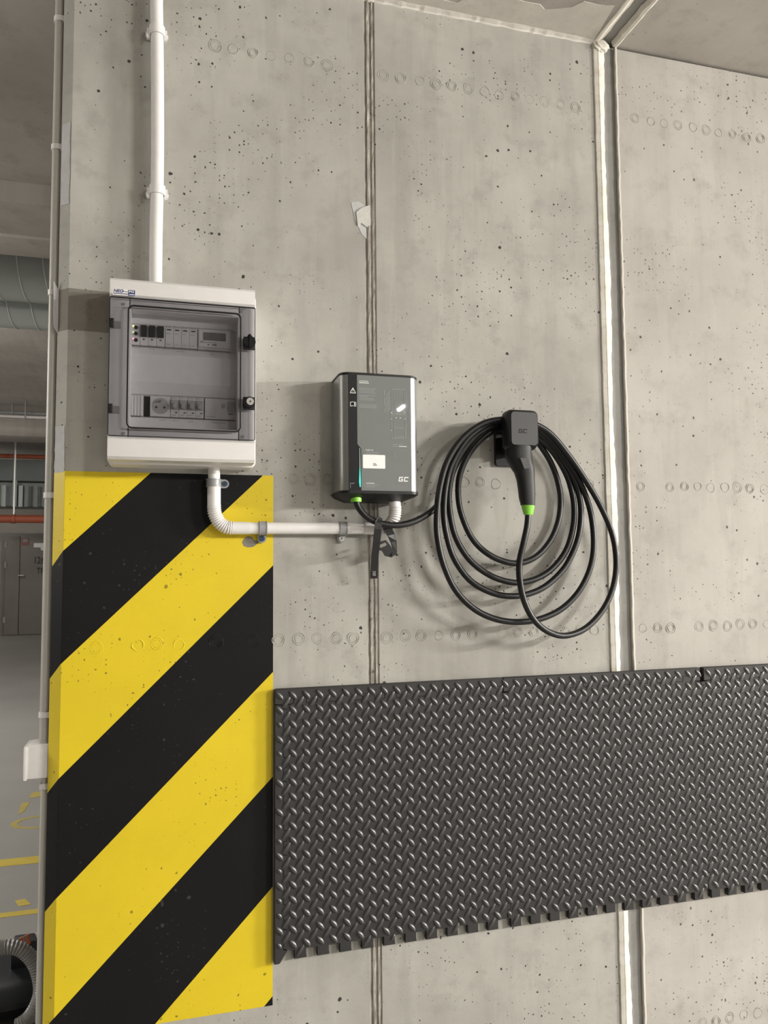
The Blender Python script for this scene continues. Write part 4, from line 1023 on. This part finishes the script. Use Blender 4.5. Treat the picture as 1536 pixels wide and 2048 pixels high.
# far door
yd = 15.57
d0, d1 = X(11, 1150, yd), X(101, 1150, yd); dzt = Z(40, 1073, yd)
dr = thing('door_1', 'grey steel double door with a number on it at the far end', None, ((d0 + d1) / 2, yd, 0), kind='structure')
box('door_frame', d0 - .06, d1 + .06, yd - .02, 15.6, 0, dzt + .06, DOORG, dr, .005)
ds = X(40, 1150, yd)
box('door_leaf', d0, ds - .006, yd - .06, yd - .02, .01, dzt, DOORG, dr, .004); box('door_leaf', ds + .006, d1, yd - .06, yd - .02, .01, dzt, DOORG, dr, .004)
yq = yd - .062
for v in (1090, 1130, 1240): z = Z(11, v, yq); box('hinge', d0 - .02, d0 + .03, yq - .01, yq + .01, z - .06, z + .06, GCLAMP, dr)
p = at(42, 1151, yq); box('door_handle', p.x - .06, p.x + .06, yq - .05, yq, p.z - .012, p.z + .012, STEEL, dr, .004)
p = at(50.5, 1083, yq); sg = box('fire_sign', p.x - .065, p.x + .065, yq - .006, yq + .002, p.z - .075, p.z + .075, SIGNR, dr); box('sign_pictogram', p.x - .045, p.x + .05, yq - .008, yq - .004, p.z - .01, p.z + .055, PRINTG, sg)
text('door_text', '126', .20, tuple(at(66.5, 1127, yq - .002)), PRINTD, dr, bold=.015, sx=.72)
text('door_text', 'TR', .17, tuple(at(73, 1147, yq - .002)), PRINTD, dr, bold=.012, sx=.75)
p = at(77, 1091, yq); prism('direction_sign', [(p.x - .09, p.z + .05), (p.x + .10, p.z + .05), (p.x + .10, p.z - .10), (p.x + .05, p.z - .10), (p.x + .04, p.z - .04), (p.x - .09, p.z - .04)], yq + .001, yq - .006, PRINT, dr)
# floor paint
def fpoly(name, pts, mat, label, group=None):
    P = [atz(u, v, 0.0) for u, v in pts]; return tag(prism(name, [(p.x, p.y) for p in P], -.001, .0012, mat, None, 'z'), label, 'floor marking', group)
def fline(name, y0, y1_, x0, x1, mat, label): return tag(prism(name, [(x0, y0), (x1, y0), (x1, y1_), (x0, y1_)], -.001, .0012, mat, None, 'z'), label, 'floor marking', 'yellow paint on the garage floor')
fline('floor_line', 2.066, 2.160, -4.0, 2.5, FLY, 'wide yellow line across the grey floor beyond the wall')
fline('floor_line', 1.500, 1.545, -4.0, -0.475, FLY, 'thin yellow line on the floor that ends beside the conduit')
fpoly('floor_dash', [(30, 1802), (50, 1798), (62, 1809), (38, 1813)], FLY, 'short yellow dash on the floor above the thin line', 'yellow paint on the garage floor')
c = atz(84, 1643, 0); bm = bmesh.new(); n = 30; A = []
for i in range(n):
    a = 2 * math.pi * i / n; A.append([bm.verts.new((c.x + q * 1.0 * math.cos(a), c.y + q * .72 * math.sin(a), z)) for q, z in ((.155, .0), (.155, .0012), (.122, .0012), (.122, 0))])
for i in range(n):
    for k in range(4): bm.faces.new((A[i][k], A[i][(k + 1) % 4], A[(i + 1) % n][(k + 1) % 4], A[(i + 1) % n][k]))
tag(obj('floor_ring', bm, FLYO), 'worn yellow painted ring on the floor behind the conduit', 'floor marking', 'yellow paint on the garage floor')
fpoly('floor_letter', [(36, 1630), (43, 1606), (60, 1604), (49, 1622)], FLYO, 'slanted worn yellow letter stroke above the painted ring', 'yellow paint on the garage floor')
fpoly('floor_letter', [(58, 1597), (86, 1592), (86, 1583), (64, 1585)], FLYO, 'short worn yellow stroke beside the conduit on the far floor', 'yellow paint on the garage floor')

# ================================================================== VACUUM CLEANER
vc = thing('vacuum_cleaner', 'black workshop vacuum cleaner with grey ribbed hose and orange label', 'vacuum cleaner', (-.55, 1.05, 0))
vx0, vx1, vy0, vy1 = -.86, X(88, 1950, .66), .66, 1.00
vt = Z(60, 1882, .98)
def vs(x0, x1, y0, y1_, r, z): return [(p[0], p[1], z) for p in rrect(x0, x1, y0, y1_, r, 5)]
loft('tank', [vs(vx0 + .03, vx1 - .03, vy0 + .03, vy1 - .03, .08, .03), vs(vx0 + .01, vx1 - .01, vy0 + .01, vy1 - .01, .09, .08), vs(vx0, vx1, vy0, vy1, .10, vt * .62)], VACB, vc)
loft('motor_head', [vs(vx0 - .008, vx1 + .008, vy0 - .008, vy1 + .008, .10, vt * .60), vs(vx0 - .008, vx1 + .008, vy0 - .008, vy1 + .008, .10, vt * .72), vs(vx0 + .03, vx1 - .01, vy0 + .02, vy1 - .02, .09, vt * .95), vs(vx0 + .06, vx1 - .04, vy0 + .05, vy1 - .05, .07, vt)], VACB, vc)
for x in (vx0 + .07, vx1 - .07):
    for y in (vy0 + .07, vy1 - .07): tube('wheel', [(x - .015, y, .028), (x + .015, y, .028)], .028, BLACKM, vc, 16)
def vpl(name, pts, y, mat, th=.004): return prism(name, [(at(u, v, y).x, at(u, v, y).z) for u, v in pts], y, y - th, mat, vc)
hx_a, hx_b = X(22, 1880, .80), X(92, 1880, .80)
box('handle_block', hx_a, hx_b, .80, .86, vt - .04, Z(50, 1867, .86), VACB, vc, .006)
vpl('orange_label', [(39, 1876), (58, 1867), (62, 1886), (43, 1891)], .7995, ORANGE)
for u0, u1, v0, v1 in ((46, 49, 1873, 1882), (51, 54, 1871, 1880), (47, 56, 1885, 1883)):
    bm = bmesh.new(); a, b_ = at(u0, v0, .795), at(u1, v1, .795); strip(bm, (a.x, a.z), (b_.x, b_.z), .0035, .7955); obj('label_print', bm, PRINTG, vc)
vpl('white_cover', [(70, 1866), (90, 1864), (90, 1902), (84, 1894)], .7995, STICK)
vpl('latch', [(72, 1950), (79, 1948), (84, 1968), (77, 1972)], .655, GCLAMP, .012)
hp = [(-40, 1915), (-20, 1903), (0, 1897), (25, 1894), (48, 1903), (68, 1925), (79, 1955), (81, 1985), (71, 2015), (55, 2038), (35, 2052)]
hose = [tuple(at(u, v, .605)) for u, v in hp]
hose = [(vx0 + .10, .72, vt - .02), (vx0 + .12, .64, vt + .03)] + hose[1:]
corrugated('hose', hose, .0195, .0016, .0085, HOSE, vc, 16, 20)
